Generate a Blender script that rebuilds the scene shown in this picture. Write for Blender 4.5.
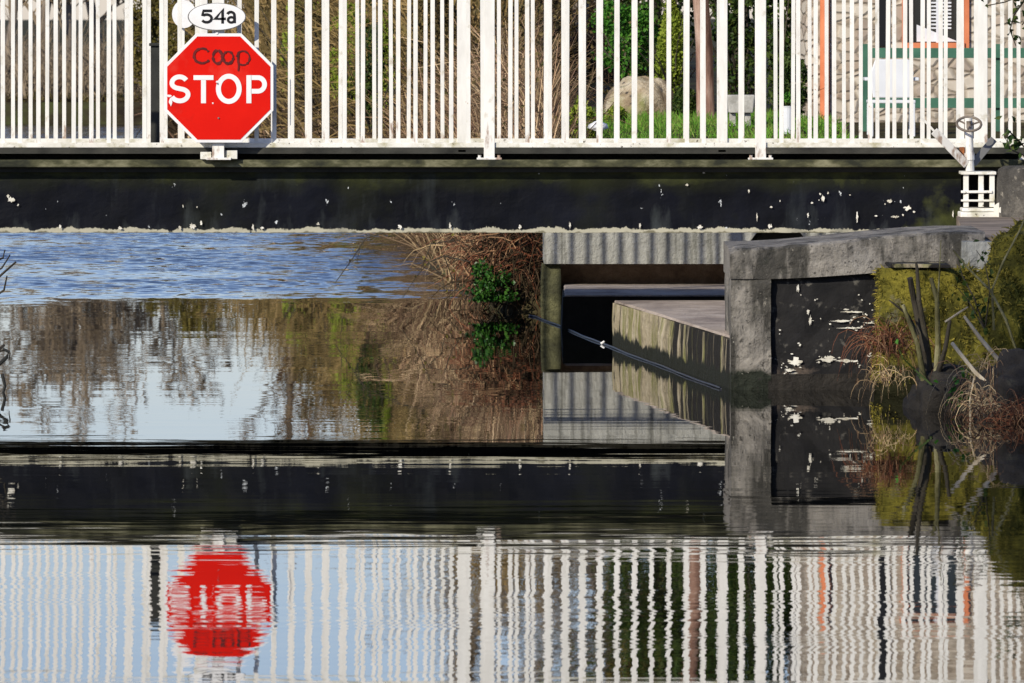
import bpy, math, random
from mathutils import Vector, Matrix, noise as mnoise
PI = math.pi
random.seed(7)
for o in list(bpy.data.objects): bpy.data.objects.remove(o)
S = bpy.context.scene
COL = S.collection

# ------------------------------------------------------------------ camera, sky, sun, exposure
F = 8085.0           # focal length in pixels of a 1024 wide picture
H = 2.2              # eye height above the water
YH = 18.0            # picture row of the horizon
cam_d = bpy.data.cameras.new('camera'); cam = bpy.data.objects.new('camera', cam_d); COL.objects.link(cam)
cam.location = (0, 0, H); cam.rotation_euler = (PI/2, 0, 0)
cam_d.sensor_width = 36; cam_d.lens = 36*F/1024; cam_d.shift_y = -(341.5-YH)/1024
cam_d.clip_start = 0.5; cam_d.clip_end = 9000
cam_d.dof.use_dof = True; cam_d.dof.focus_distance = 54.5; cam_d.dof.aperture_fstop = 18
S.camera = cam
EL, AZ = math.radians(28), math.radians(38)      # sun behind the camera, to the left
W = bpy.data.worlds.new('World'); S.world = W; W.use_nodes = True
nt = W.node_tree; sky = nt.nodes.new('ShaderNodeTexSky'); sky.sky_type = 'NISHITA'; sky.sun_disc = False
sky.sun_elevation = EL; sky.sun_rotation = PI+AZ; sky.air_density = 1.0; sky.dust_density = 0.3; sky.ozone_density = 3.0
tint = nt.nodes.new('ShaderNodeMix'); tint.data_type = 'RGBA'; tint.blend_type = 'MULTIPLY'; tint.inputs[0].default_value = 1
nt.links.new(sky.outputs[0], tint.inputs[6]); tint.inputs[7].default_value = (1.02, .955, 1.13, 1); nt.links.new(tint.outputs[2], nt.nodes['Background'].inputs[0]); nt.nodes['Background'].inputs[1].default_value = 0.094
sl = bpy.data.lights.new('sun', 'SUN'); sl.energy = 3.9; sl.angle = math.radians(0.6); sl.color = (1, .92, .77)
so = bpy.data.objects.new('sun', sl); COL.objects.link(so)
so.rotation_euler = Vector((-math.sin(AZ)*math.cos(EL), -math.cos(AZ)*math.cos(EL), math.sin(EL))).to_track_quat('Z', 'Y').to_euler()
S.view_settings.view_transform = 'Standard'; S.view_settings.look = 'None'
S.view_settings.exposure = 0.32; S.view_settings.gamma = 1

def at(px, py, D): return Vector(((px-512)*D/F, D, H-(py-YH)*D/F))
def X(px, D): return (px-512)*D/F
def Z(py, D): return H-(py-YH)*D/F

# ------------------------------------------------------------------ materials
def mat(name, stops, scale=5, detail=5, rough=.8, stretch=(1, 1, 1), bump=0, bscale=None, island=False, spec=.3,
        metal=0, rness=.6, dist=0, trans=0):
    m = bpy.data.materials.new(name); m.use_nodes = True
    t = m.node_tree; N = t.nodes; L = t.links
    p = N['Principled BSDF']; p.inputs['Roughness'].default_value = rough
    p.inputs['Specular IOR Level'].default_value = spec; p.inputs['Metallic'].default_value = metal
    if len(stops) == 1 and not island:
        c = stops[0]; stops = [(0, tuple(v*.82 for v in c)), (1, tuple(min(1, v*1.1) for v in c))]
    r = N.new('ShaderNodeValToRGB'); e = r.color_ramp.elements
    while len(e) < len(stops): e.new(.5)
    for i, (pos, c) in enumerate(stops): e[i].position = pos; e[i].color = (*c, 1)
    tc = N.new('ShaderNodeNewGeometry'); mp = N.new('ShaderNodeMapping'); mp.inputs['Scale'].default_value = stretch
    L.new(tc.outputs['Position'], mp.inputs[0])
    if island:
        g = N.new('ShaderNodeNewGeometry'); L.new(g.outputs['Random Per Island'], r.inputs[0])
    else:
        n = N.new('ShaderNodeTexNoise'); n.inputs['Scale'].default_value = scale; n.inputs['Detail'].default_value = detail
        n.inputs['Roughness'].default_value = rness; n.inputs['Distortion'].default_value = dist
        L.new(mp.outputs[0], n.inputs['Vector']); L.new(n.outputs[0], r.inputs[0])
    L.new(r.outputs[0], p.inputs['Base Color'])
    if bump:
        n2 = N.new('ShaderNodeTexNoise'); n2.inputs['Scale'].default_value = bscale or scale*3; n2.inputs['Detail'].default_value = 6
        n2.inputs['Roughness'].default_value = .7
        L.new(mp.outputs[0], n2.inputs['Vector'])
        b = N.new('ShaderNodeBump'); b.inputs['Distance'].default_value = bump; b.inputs['Strength'].default_value = 1
        L.new(n2.outputs[0], b.inputs['Height']); L.new(b.outputs[0], p.inputs['Normal'])
    if trans:
        tr = N.new('ShaderNodeBsdfTranslucent'); L.new(r.outputs[0], tr.inputs[0]); mx = N.new('ShaderNodeMixShader')
        mx.inputs[0].default_value = trans; L.new(p.outputs[0], mx.inputs[1]); L.new(tr.outputs[0], mx.inputs[2])
        L.new(mx.outputs[0], N['Material Output'].inputs[0])
    return m

def add_layer(m, color, scale, lo, hi, stretch=(1, 1, 1), detail=6, zramp=None, rness=.6, axis='Z', amount=1.0, seed=0):
    """second coat over the base colour where a noise (plus optional height ramp z0->z1) is high"""
    t = m.node_tree; N = t.nodes; L = t.links; p = N['Principled BSDF']
    old = p.inputs['Base Color'].links[0].from_socket
    tc = N.new('ShaderNodeNewGeometry'); mp = N.new('ShaderNodeMapping'); mp.inputs['Scale'].default_value = stretch
    mp.inputs['Location'].default_value = (seed*3.7, seed*1.3, seed*5.1)
    L.new(tc.outputs['Position'], mp.inputs[0])
    n = N.new('ShaderNodeTexNoise'); n.inputs['Scale'].default_value = scale; n.inputs['Detail'].default_value = detail
    n.inputs['Roughness'].default_value = rness
    L.new(mp.outputs[0], n.inputs['Vector']); v = n.outputs[0]
    if zramp:
        z0, z1, k = zramp
        sx = N.new('ShaderNodeSeparateXYZ'); L.new(tc.outputs['Position'], sx.inputs[0])
        mr = N.new('ShaderNodeMapRange'); mr.inputs[1].default_value = z0; mr.inputs[2].default_value = z1
        mr.inputs[3].default_value = 0; mr.inputs[4].default_value = k; L.new(sx.outputs[axis], mr.inputs[0])
        ad = N.new('ShaderNodeMath'); ad.operation = 'ADD'; L.new(v, ad.inputs[0]); L.new(mr.outputs[0], ad.inputs[1]); v = ad.outputs[0]
    mr2 = N.new('ShaderNodeMapRange'); mr2.inputs[1].default_value = lo; mr2.inputs[2].default_value = hi
    mr2.inputs[4].default_value = amount
    L.new(v, mr2.inputs[0])
    mx = N.new('ShaderNodeMix'); mx.data_type = 'RGBA'; L.new(mr2.outputs[0], mx.inputs[0]); L.new(old, mx.inputs[6])
    mx.inputs[7].default_value = (*color, 1); L.new(mx.outputs[2], p.inputs['Base Color'])
    return m

M = {}
M['white'] = mat('white_paint', [(.3, (.66, .65, .61)), (.6, (.80, .79, .75))], 3, rough=.5, bump=.001, bscale=60, stretch=(4, 4, 1))
add_layer(M['white'], (.36, .30, .18), 9, .60, .72, detail=8, amount=.6)
add_layer(M['white'], (.30, .13, .05), 26, .70, .74, detail=8, amount=.7, seed=3)
add_layer(M['white'], (.22, .10, .04), 18, .80, .90, stretch=(1, 1, .3), zramp=(1.62, 1.33, .30), detail=8, amount=.75, seed=6)
M['white_low'] = mat('white_rail_paint', [(.3, (.62, .60, .52)), (.6, (.80, .79, .74))], 5, rough=.5, bump=.002, bscale=40)
add_layer(M['white_low'], (.30, .27, .12), 7, .50, .68, detail=8, amount=.75)
add_layer(M['white_low'], (.07, .05, .03), 30, .62, .68, detail=8, seed=2)
M['beam'] = mat('black_beam_paint', [(.35, (.0015, .002, .004)), (.62, (.004, .005, .010))], 2.5, rough=.55, bump=.004, bscale=10, spec=.12)
add_layer(M['beam'], (.026, .030, .006), 1.6, .54, .92, zramp=(.98, 1.16, .42), detail=8, amount=.55)          # algae on the upper edge
add_layer(M['beam'], (.08, .09, .022), 2.2, .93, 1.12, zramp=(.8, 3.1, .5), detail=8, axis='X', amount=.9)      # algae at the right end
add_layer(M['beam'], (.06, .07, .07), 6, .64, .82, stretch=(1, 1, .3), zramp=(.98, .74, .12), detail=9, amount=.5, seed=5)
add_layer(M['beam'], (.40, .38, .29), 3.4, .89, .94, stretch=(2.2, 1, 1.3), zramp=(.815, .748, .56), detail=9, rness=.72)   # bare lower edge
add_layer(M['beam'], (.10, .09, .05), 16, .98, 1.10, stretch=(1, 1, .6), zramp=(.775, .737, .58), detail=8, seed=12, amount=.8)
add_layer(M['beam'], (.075, .085, .02), 3.4, .70, .92, stretch=(.6, 1, 1.2), zramp=(1.00, 1.15, .30), detail=9, amount=.55, seed=16)
add_layer(M['beam'], (.030, .036, .040), 3, .55, .72, stretch=(1, 1, .25), detail=9, amount=.8, seed=19)
add_layer(M['beam'], (.55, .58, .60), 14, .72, .74, detail=4, stretch=(1, 1, .6), zramp=(-6, 3, .03), axis='X', seed=9)
M['ledge'] = mat('grimy_flange', [(.36, (.018, .020, .012)), (.5, (.065, .065, .032)), (.68, (.22, .21, .13))], 9, rough=.85, bump=.004, stretch=(.5, 1, 1), detail=8)
M['edge'] = mat('grimy_dark_edge', [(.3, (.012, .012, .010)), (.6, (.045, .044, .036)), (.75, (.11, .105, .08))], 7, stretch=(.6, 1, 1), detail=8, bump=.002)
M['dark_steel'] = mat('dark_steel', [(.3, (.012, .013, .012)), (.7, (.03, .032, .028))], 5, rough=.7, bump=.003)
M['deck'] = mat('deck_boards', [(.3, (.10, .09, .07)), (.7, (.2, .18, .15))], 4, stretch=(8, .6, 1), bump=.004)
M['red'] = mat('sign_red', [(.3, (.56, .007, .004)), (.7, (.68, .011, .005))], 2.2, rough=.6, spec=.06)
add_layer(M['red'], (.30, .012, .01), 5, .58, .85, detail=8, amount=.9)
add_layer(M['red'], (.72, .10, .07), 3, .56, .75, detail=9, amount=.45, seed=8)
M['sign_white'] = mat('sign_white', [(.3, (.72, .72, .72)), (.7, (.84, .84, .84))], 6, rough=.4)
M['sign_back'] = mat('sign_grey', [(.16, .16, .16)], 6, rough=.6)
M['ink'] = mat('black_ink', [(.004, .004, .006)], 6, rough=.6)
M['scrawl'] = mat('marker_scrawl', [(.3, (.05, .004, .004)), (.7, (.17, .006, .005))], 30, rough=.6)
M['rust'] = mat('rust', [(.3, (.07, .022, .008)), (.6, (.33, .12, .04))], 25, bump=.002)
def concrete(name, a, b, c, moss=.0, scale=3):
    m = mat(name, [(.3, a), (.5, b), (.72, c)], scale, detail=9, rough=.9, bump=.035, bscale=11, rness=.74)
    return m
M['conc'] = concrete('weathered_concrete', (.10, .095, .085), (.24, .22, .19), (.42, .39, .34))
add_layer(M['conc'], (.025, .024, .02), 7, .47, .60, stretch=(1, 1, .25), detail=9, amount=.85)
add_layer(M['conc'], (.55, .50, .40), 30, .66, .72, detail=5, amount=.5, seed=4)
add_layer(M['conc'], (.02, .024, .016), 5, .62, .78, zramp=(.12, 0.0, .5), detail=8)
add_layer(M['conc'], (.03, .028, .024), 34, .58, .66, detail=6, amount=.8, seed=14)
add_layer(M['conc'], (.60, .57, .48), 22, .68, .73, detail=7, amount=.6, seed=24)
M['conc_dark'] = concrete('stained_concrete', (.02, .019, .017), (.07, .065, .058), (.22, .2, .17))
add_layer(M['conc_dark'], (.40, .36, .29), 18, .60, .70, detail=6, amount=.6, seed=4)
M['conc_pale'] = concrete('pale_concrete', (.20, .20, .18), (.34, .34, .31), (.48, .48, .44), scale=2)
add_layer(M['conc_pale'], (.07, .07, .055), 6, .50, .66, stretch=(3, 1, .25), detail=9, amount=.7)
M['brown_wall'] = concrete('brown_stone', (.09, .06, .04), (.24, .17, .12), (.40, .31, .23))
M['slab'] = concrete('quay_stone', (.14, .12, .07), (.38, .32, .21), (.58, .50, .37), scale=2.2)
add_layer(M['slab'], (.16, .17, .03), 6, .48, .60, stretch=(1, 1, .3), detail=8, amount=.8, seed=2)
add_layer(M['slab'], (.014, .012, .009), 4.5, .58, .64, stretch=(1.2, 1.2, .14), zramp=(53.6, 50.2, .17), axis='Y', detail=8, seed=6)  # cast shade over the near end, painted in as dark streaks
add_layer(M['slab'], (.012, .014, .008), 5, .62, .76, zramp=(.10, 0.0, .5), detail=8)
M['slab_top'] = concrete('quay_top_stone', (.22, .18, .15), (.42, .35, .29), (.55, .48, .41), scale=1.6)
add_layer(M['slab_top'], (.13, .10, .09), 2.2, .5, .7, stretch=(1, .5, 1), detail=9, amount=.7)
add_layer(M['slab_top'], (.05, .045, .03), 16, .62, .70, detail=8, amount=.7, seed=3)
M['panel'] = mat('black_panel', [(.35, (.003, .003, .004)), (.65, (.012, .011, .011))], 5, rough=.75, bump=.008, bscale=12, detail=8)
add_layer(M['panel'], (.62, .60, .52), 9, .685, .70, stretch=(.45, 1, 1.6), detail=7, rness=.55, seed=1)
add_layer(M['panel'], (.14, .13, .11), 14, .60, .68, stretch=(1, 1, 1), detail=9, amount=.6, seed=7)
add_layer(M['panel'], (.16, .12, .09), 6, .72, .84, zramp=(.22, 0, .3), detail=9, amount=.6, seed=8)
M['pier'] = concrete('mossy_pier', (.03, .03, .018), (.10, .10, .05), (.30, .29, .14))
M['shade_black'] = mat('shade_black_stone', [(.35, (.004, .004, .004)), (.7, (.02, .018, .014))], 5, rough=.8, bump=.008, detail=8)  # near-black stone colour that holds the shade of recesses and the bridge underside
M['chip'] = mat('pale_flaked_paint', [(.35, (.45, .41, .32)), (.6, (.78, .76, .68))], 14, rough=.8, detail=8)
M['moss'] = mat('moss', [(.28, (.018, .018, .008)), (.45, (.075, .07, .015)), (.62, (.27, .23, .036)), (.75, (.42, .35, .06))], 4, detail=10, rough=1, bump=.05, bscale=9, rness=.7, spec=.05)
add_layer(M['moss'], (.14, .13, .12), 3.5, .60, .68, detail=8, amount=.8, seed=2)
add_layer(M['moss'], (.02, .02, .01), 5, .66, .82, zramp=(.25, 0, .5), detail=8)
M['mossblade'] = mat('moss_tuft', [(0, (.05, .05, .012)), (.5, (.15, .13, .022)), (1, (.32, .26, .05))], island=True, spec=.05)
M['soil'] = mat('soil', [(.3, (.02, .014, .008)), (.6, (.06, .045, .025))], 2, bump=.03)
M['ground'] = mat('ground', [(.35, (.022, .016, .010)), (.5, (.05, .042, .02)), (.68, (.07, .085, .025))], 1.2, detail=9, bump=.05, spec=.1)
M['path'] = mat('quay_surface', [(.3, (.10, .08, .06)), (.7, (.30, .24, .19))], 3, bump=.01)
M['cable'] = mat('cable', [(.3, (.005, .006, .012)), (.7, (.02, .022, .04))], 20, rough=.4, spec=.5)
def isl(name, *cs, trans=.0, rough=.8):
    n = len(cs)
    return mat(name, [(i/max(1, n-1), c) for i, c in enumerate(cs)], island=True, trans=trans, rough=rough, spec=.15)
M['twig_dark'] = isl('dark_twigs', (.018, .012, .007), (.05, .033, .018), (.025, .018, .010), (.10, .07, .04))
M['twig_mix'] = isl('mixed_stalks', (.04, .025, .014), (.14, .085, .05), (.07, .04, .025), (.34, .25, .14), (.05, .03, .02))
M['twig_gold'] = isl('golden_stalks', (.13, .085, .03), (.26, .18, .07), (.05, .035, .014), (.16, .12, .04), (.32, .22, .10), (.07, .06, .02))
M['twig_tan'] = isl('tan_stalks', (.22, .13, .08), (.50, .34, .20), (.07, .04, .025), (.62, .46, .28), (.34, .20, .13), (.10, .06, .04))
M['twig_red'] = isl('russet_canes', (.10, .035, .02), (.20, .07, .035), (.035, .018, .012), (.05, .025, .015), (.36, .22, .12), (.14, .05, .03))
M['twig_grey'] = isl('grey_branches', (.18, .14, .10), (.28, .22, .15), (.11, .085, .06))
M['straw'] = isl('straw', (.40, .28, .14), (.62, .48, .28), (.20, .11, .06), (.50, .36, .20))
M['leaf_dark'] = isl('dark_leaves', (.015, .035, .008), (.04, .075, .015), (.09, .12, .025), trans=.2, rough=.5)
M['leaf_ivy'] = isl('ivy_leaves', (.008, .035, .006), (.02, .08, .010), (.05, .13, .02), (.01, .04, .008), rough=.35)
M['leaf_green'] = isl('green_leaves', (.02, .09, .010), (.06, .20, .02), (.12, .28, .04), trans=.25, rough=.5)
M['leaf_lime'] = isl('lime_leaves', (.13, .20, .02), (.30, .36, .05), (.20, .28, .03), trans=.25)
M['leaf_brown'] = isl('withered_leaves', (.04, .028, .012), (.10, .075, .03), (.16, .12, .05), (.05, .05, .015), trans=.1)
M['leaf_olive'] = isl('olive_leaves', (.07, .06, .014), (.16, .14, .03), (.22, .17, .05), (.04, .035, .012), trans=.2)
M['grass'] = isl('grass_blades', (.08, .26, .02), (.18, .42, .04), (.13, .30, .04), (.30, .38, .09), (.06, .13, .02), trans=.3)
M['bark_grey'] = mat('grey_bark', [(.3, (.10, .08, .065)), (.7, (.26, .22, .18))], 8, stretch=(1, 1, .2), bump=.01)
M['bark_pink'] = mat('pinkish_bark', [(.3, (.10, .05, .035)), (.5, (.26, .15, .11)), (.7, (.46, .33, .26))], 9, stretch=(1, 1, .25), bump=.015)
M['bark_dark'] = mat('dark_bark', [(.3, (.02, .016, .012)), (.7, (.07, .06, .04))], 9, stretch=(1, 1, .3), bump=.01)
M['bark_moss'] = mat('mossy_bark', [(.3, (.04, .035, .02)), (.5, (.13, .12, .05)), (.7, (.28, .26, .15))], 14, stretch=(1, 1, .4), bump=.008)
M['orange'] = mat('orange_paint', [(.3, (.52, .15, .06)), (.7, (.70, .24, .11))], 4, rough=.6)
M['greenpaint'] = mat('green_paint', [(.3, (.03, .10, .065)), (.7, (.06, .17, .11))], 4, rough=.6, bump=.002)
M['glass'] = mat('dark_pane', [(.008, .012, .014)], 4, rough=.08, spec=.6)
M['black'] = mat('black_plastic', [(.008, .008, .009)], 4, rough=.4)
M['plastic'] = mat('white_plastic', [(.70, .72, .76)], 4, rough=.4)
M['trough'] = mat('pale_stone', [(.3, (.30, .29, .26)), (.7, (.55, .54, .50))], 10, bump=.01)
M['wetrock'] = mat('wet_rock', [(.3, (.008, .007, .006)), (.6, (.035, .03, .024)), (.75, (.10, .09, .06))], 6, detail=9, bump=.03)
M['boulder'] = mat('boulder', [(.3, (.10, .06, .035)), (.5, (.32, .25, .16)), (.68, (.60, .54, .42))], 3, detail=9, bump=.05, rness=.7)
add_layer(M['boulder'], (.16, .20, .04), 3, .52, .66, detail=8, amount=.7, seed=3)
M['slate'] = mat('roof_slate', [(.3, (.05, .05, .06)), (.7, (.12, .12, .13))], 5, bump=.01)
# rubble stone of the house: voronoi stones in pale lime mortar
def rubble():
    m = mat('rubble_wall', [(.3, (.30, .24, .18)), (.5, (.52, .46, .38)), (.7, (.66, .61, .54))], 3.2, detail=6, bump=.01)
    t = m.node_tree; N = t.nodes; L = t.links; p = N['Principled BSDF']
    old = p.inputs['Base Color'].links[0].from_socket
    tc = N.new('ShaderNodeNewGeometry'); mp = N.new('ShaderNodeMapping'); mp.inputs['Scale'].default_value = (6.5, 1, 11); L.new(tc.outputs['Position'], mp.inputs[0])
    n = N.new('ShaderNodeTexNoise'); n.inputs['Scale'].default_value = 2; L.new(mp.outputs[0], n.inputs[0])
    mixv = N.new('ShaderNodeMix'); mixv.data_type = 'RGBA'; mixv.inputs[0].default_value = .12; L.new(mp.outputs[0], mixv.inputs[6]); L.new(n.outputs[1], mixv.inputs[7])
    v = N.new('ShaderNodeTexVoronoi'); v.feature = 'DISTANCE_TO_EDGE'; v.inputs['Scale'].default_value = 1; L.new(mixv.outputs[2], v.inputs['Vector'])
    v2 = N.new('ShaderNodeTexVoronoi'); v2.inputs['Scale'].default_value = 1; L.new(mixv.outputs[2], v2.inputs['Vector'])
    sx = N.new('ShaderNodeSeparateColor'); L.new(v2.outputs['Color'], sx.inputs[0])
    r = N.new('ShaderNodeValToRGB'); e = r.color_ramp.elements; e[0].position = 0; e[0].color = (.12, .07, .05, 1); e[1].position = 1; e[1].color = (.60, .55, .46, 1)
    e.new(.3).color = (.34, .25, .18, 1); e.new(.5).color = (.50, .44, .36, 1); L.new(sx.outputs[0], r.inputs[0])
    mx = N.new('ShaderNodeMix'); mx.data_type = 'RGBA'; mx.inputs[0].default_value = .55; L.new(old, mx.inputs[6]); L.new(r.outputs[0], mx.inputs[7])
    mr = N.new('ShaderNodeMapRange'); mr.inputs[1].default_value = .01; mr.inputs[2].default_value = .16; L.new(v.outputs[0], mr.inputs[0])
    mx2 = N.new('ShaderNodeMix'); mx2.data_type = 'RGBA'; L.new(mr.outputs[0], mx2.inputs[0]); mx2.inputs[6].default_value = (.30, .25, .19, 1); L.new(mx.outputs[2], mx2.inputs[7])
    L.new(mx2.outputs[2], p.inputs['Base Color'])
    b = N.new('ShaderNodeBump'); b.inputs['Distance'].default_value = .014; L.new(mr.outputs[0], b.inputs['Height']); L.new(b.outputs[0], p.inputs['Normal'])
    return m
M['rubble'] = rubble()
def water_mat():
    m = bpy.data.materials.new('canal_water'); m.use_nodes = True
    t = m.node_tree; N = t.nodes; L = t.links; p = N['Principled BSDF']
    p.inputs['Base Color'].default_value = (.0025, .003, .0025, 1); p.inputs['Roughness'].default_value = .0; p.inputs['IOR'].default_value = 1.45
    tc = N.new('ShaderNodeNewGeometry'); sp = N.new('ShaderNodeSeparateXYZ'); L.new(tc.outputs['Position'], sp.inputs[0])
    def nz(sc, st, det=3, seed=0):
        mp = N.new('ShaderNodeMapping'); mp.inputs['Scale'].default_value = st; mp.inputs['Location'].default_value = (seed, seed*2, seed*3); L.new(tc.outputs['Position'], mp.inputs[0])
        n = N.new('ShaderNodeTexNoise'); n.inputs['Scale'].default_value = sc; n.inputs['Detail'].default_value = det; n.inputs['Roughness'].default_value = .55
        L.new(mp.outputs[0], n.inputs[0])
        s = N.new('ShaderNodeVectorMath'); s.operation = 'SUBTRACT'; s.inputs[1].default_value = (.5, .5, .5); L.new(n.outputs['Color'], s.inputs[0]); return s.outputs[0], n.outputs[0]
    def mul(v, c):
        s = N.new('ShaderNodeVectorMath'); s.operation = 'MULTIPLY'; L.new(v, s.inputs[0])
        if isinstance(c, tuple): s.inputs[1].default_value = c
        else: L.new(c, s.inputs[1])
        return s.outputs[0]
    def add(a, b):
        s = N.new('ShaderNodeVectorMath'); s.operation = 'ADD'; L.new(a, s.inputs[0])
        if isinstance(b, tuple): s.inputs[1].default_value = b
        else: L.new(b, s.inputs[1])
        return s.outputs[0]
    def mrange(v, a, b, c=0, d=1):
        n = N.new('ShaderNodeMapRange'); n.interpolation_type = 'SMOOTHSTEP'; n.inputs[1].default_value = a; n.inputs[2].default_value = b; n.inputs[3].default_value = c; n.inputs[4].default_value = d
        L.new(v, n.inputs[0]); return n.outputs[0]
    fine, _ = nz(1, (1.2, 10.5, 1), 3); long_, lf = nz(1, (.18, 1.4, 1), 2, 5)
    famp = mrange(sp.outputs['Y'], 33, 44, 1, .42)
    calm = add(mul(mul(fine, (.022, .0125, 0)), famp), mul(long_, (.008, .0028, 0)))
    _, pm_ = nz(1, (.25, .45, 1), 2, 41)
    calm = mul(calm, mrange(pm_,   .36, .64, .65, 1.35))
    # streaks where the calm water is a little livelier (42-47 m off)
    _, st = nz(1, (.10, 2.2, 1), 3, 11)
    stz = N.new('ShaderNodeMath'); stz.operation = 'MULTIPLY'; L.new(mrange(st, .50, .62), stz.inputs[0])
    lv = N.new('ShaderNodeMath'); lv.operation = 'MULTIPLY'; L.new(mrange(sp.outputs['Y'], 33, 38), lv.inputs[0]); L.new(mrange(sp.outputs['Y'], 60, 44, 0, 1), lv.inputs[1]); L.new(lv.outputs[0], stz.inputs[1])
    live, _ = nz(1, (.8, 7, 1), 2, 17)
    calm = add(calm, mul(mul(live, (.012, .010, 0)), stz.outputs[0]))
    rough, _ = nz(1, (5.5, 3.2, 1), 4, 3)
    roughv = add(mul(rough, (.45, .62, 0)), (0, -.07, 0))
    _, wob = nz(1, (.6, .8, 1), 5, 21)
    y2 = N.new('ShaderNodeMath'); y2.operation = 'MULTIPLY_ADD'; L.new(wob, y2.inputs[0]); y2.inputs[1].default_value = 10; L.new(sp.outputs['Y'], y2.inputs[2])
    mask = mrange(y2.outputs[0], 68.0, 73.2)
    # patches of weaker wind inside the ruffled water
    _, pt = nz(1, (.35, .22, 1), 4, 31)
    mk = N.new('ShaderNodeMath'); mk.operation = 'MULTIPLY'; L.new(mask, mk.inputs[0]); L.new(mrange(pt, .40, .52, .35, 1), mk.inputs[1])
    tot = add(add(calm, mul(roughv, mk.outputs[0])), (0, 0, 1))
    nn = N.new('ShaderNodeVectorMath'); nn.operation = 'NORMALIZE'; L.new(tot, nn.inputs[0]); L.new(nn.outputs[0], p.inputs['Normal'])
    return m
M['water'] = water_mat()

# ------------------------------------------------------------------ mesh helpers
def extra(o, mb, m, parent=None):
    """adds further faces in a second material to an object's own mesh"""
    me = o.data; off = parent.location if parent is not None else Vector((0, 0, 0))
    V = [tuple(v.co) for v in me.vertices]; P = [tuple(p.vertices) for p in me.polygons]; mi = [p.material_index for p in me.polygons]; n = len(V)
    V += [tuple(Vector(v)-off) for v in mb.v]; P += [tuple(i+n for i in f) for f in mb.f]; mi += [len(me.materials)]*len(mb.f)
    m2 = bpy.data.meshes.new(me.name); m2.from_pydata(V, [], P)
    for x in me.materials: m2.materials.append(x)
    m2.materials.append(m); m2.polygons.foreach_set('material_index', mi); m2.update(); o.data = m2
class MB:
    def __init__(s): s.v = []; s.f = []
    def add(s, vs, fs):
        b = len(s.v); s.v += [tuple(v) for v in vs]; s.f += [tuple(i+b for i in f) for f in fs]; return s
    def box(s, x0, x1, y0, y1, z0, z1):
        return s.add([(x0, y0, z0), (x1, y0, z0), (x1, y1, z0), (x0, y1, z0), (x0, y0, z1), (x1, y0, z1), (x1, y1, z1), (x0, y1, z1)],
                     [(0, 3, 2, 1), (4, 5, 6, 7), (0, 1, 5, 4), (1, 2, 6, 5), (2, 3, 7, 6), (3, 0, 4, 7)])
    def prism_y(s, poly, y0, y1):          # outline in x,z extruded along y
        n = len(poly); vs = [(x, y0, z) for x, z in poly]+[(x, y1, z) for x, z in poly]
        return s.add(vs, [tuple(range(n)), tuple(range(2*n-1, n-1, -1))]+[(i, i+n, (i+1) % n+n, (i+1) % n) for i in range(n)])
    def prism_z(s, poly, z0, z1):
        n = len(poly); vs = [(x, y, z0) for x, y in poly]+[(x, y, z1) for x, y in poly]
        return s.add(vs, [tuple(range(n-1, -1, -1)), tuple(range(n, 2*n))]+[(i, (i+1) % n, (i+1) % n+n, i+n) for i in range(n)])
    def tube(s, pts, rad, n=6, cap=True):
        pts = [Vector(p) for p in pts]; m = len(pts)
        if not isinstance(rad, (list, tuple)): rad = [rad]*m
        vs = []; fs = []; up = Vector((0.13, .2, 1)).normalized()
        for i, p in enumerate(pts):
            d = (pts[min(i+1, m-1)]-pts[max(i-1, 0)]).normalized()
            a = d.cross(up)
            if a.length < 1e-3: a = d.cross(Vector((1, 0, 0)))
            a.normalize(); b = d.cross(a)
            for k in range(n):
                t = 2*PI*k/n; vs.append(p+(a*math.cos(t)+b*math.sin(t))*rad[i])
        for i in range(m-1):
            for k in range(n): fs.append((i*n+k, i*n+(k+1) % n, (i+1)*n+(k+1) % n, (i+1)*n+k))
        if cap: fs.append(tuple(range(n))); fs.append(tuple((m-1)*n+k for k in range(n-1, -1, -1)))
        return s.add(vs, fs)
    def leaf(s, p, size, asp=.6):
        a = Vector((random.gauss(0, 1), random.gauss(0, 1), random.gauss(0, 1))).normalized()
        b = a.cross(Vector((random.gauss(0, 1), random.gauss(0, 1), random.gauss(0, 1)))).normalized()
        p = Vector(p); n = a.cross(b)*size*.15
        return s.add([p-a*size*.5, p+b*size*asp*.5+n, p+a*size*.5, p-b*size*asp*.5+n], [(0, 1, 2), (0, 2, 3)])
    def strand(s, p, d, length, w, droop=.3, seg=4, wob=.15):
        """thin three sided tapered stalk"""
        p = Vector(p); d = Vector(d).normalized(); pts = [p.copy()]; r = []
        for i in range(seg):
            d = (d+Vector((random.gauss(0, wob), random.gauss(0, wob), random.gauss(0, wob)-droop*(i/seg)))).normalized()
            p = p+d*length/seg; pts.append(p.copy())
        r = [w*.5*(1-.75*i/seg) for i in range(seg+1)]
        s.tube(pts, r, 3, cap=False); return pts
    def build(s, name, m, parent=None, smooth=False, bevel=0, **tagkw):
        me = bpy.data.meshes.new(name); me.from_pydata(s.v, [], s.f); me.update()
        o = bpy.data.objects.new(name, me); COL.objects.link(o); me.materials.append(m)
        if smooth: me.polygons.foreach_set('use_smooth', [True]*len(me.polygons))
        if parent is not None:
            o.parent = parent; me.transform(Matrix.Translation(-parent.location)) if parent.parent is None and parent.type == 'EMPTY' else None
        if bevel:
            b = o.modifiers.new('bevel', 'BEVEL'); b.width = bevel; b.segments = 2; b.limit_method = 'ANGLE'
        return o
def tag(o, label=None, cat=None, group=None, kind=None):
    for k, v in (('label', label), ('category', cat), ('group', group), ('kind', kind)):
        if v: o[k] = v
    return o
def thing(name, loc, label, cat, group=None):
    o = bpy.data.objects.new(name, None); o.empty_display_size = .1; COL.objects.link(o); o.location = loc
    return tag(o, label, cat, group)
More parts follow.
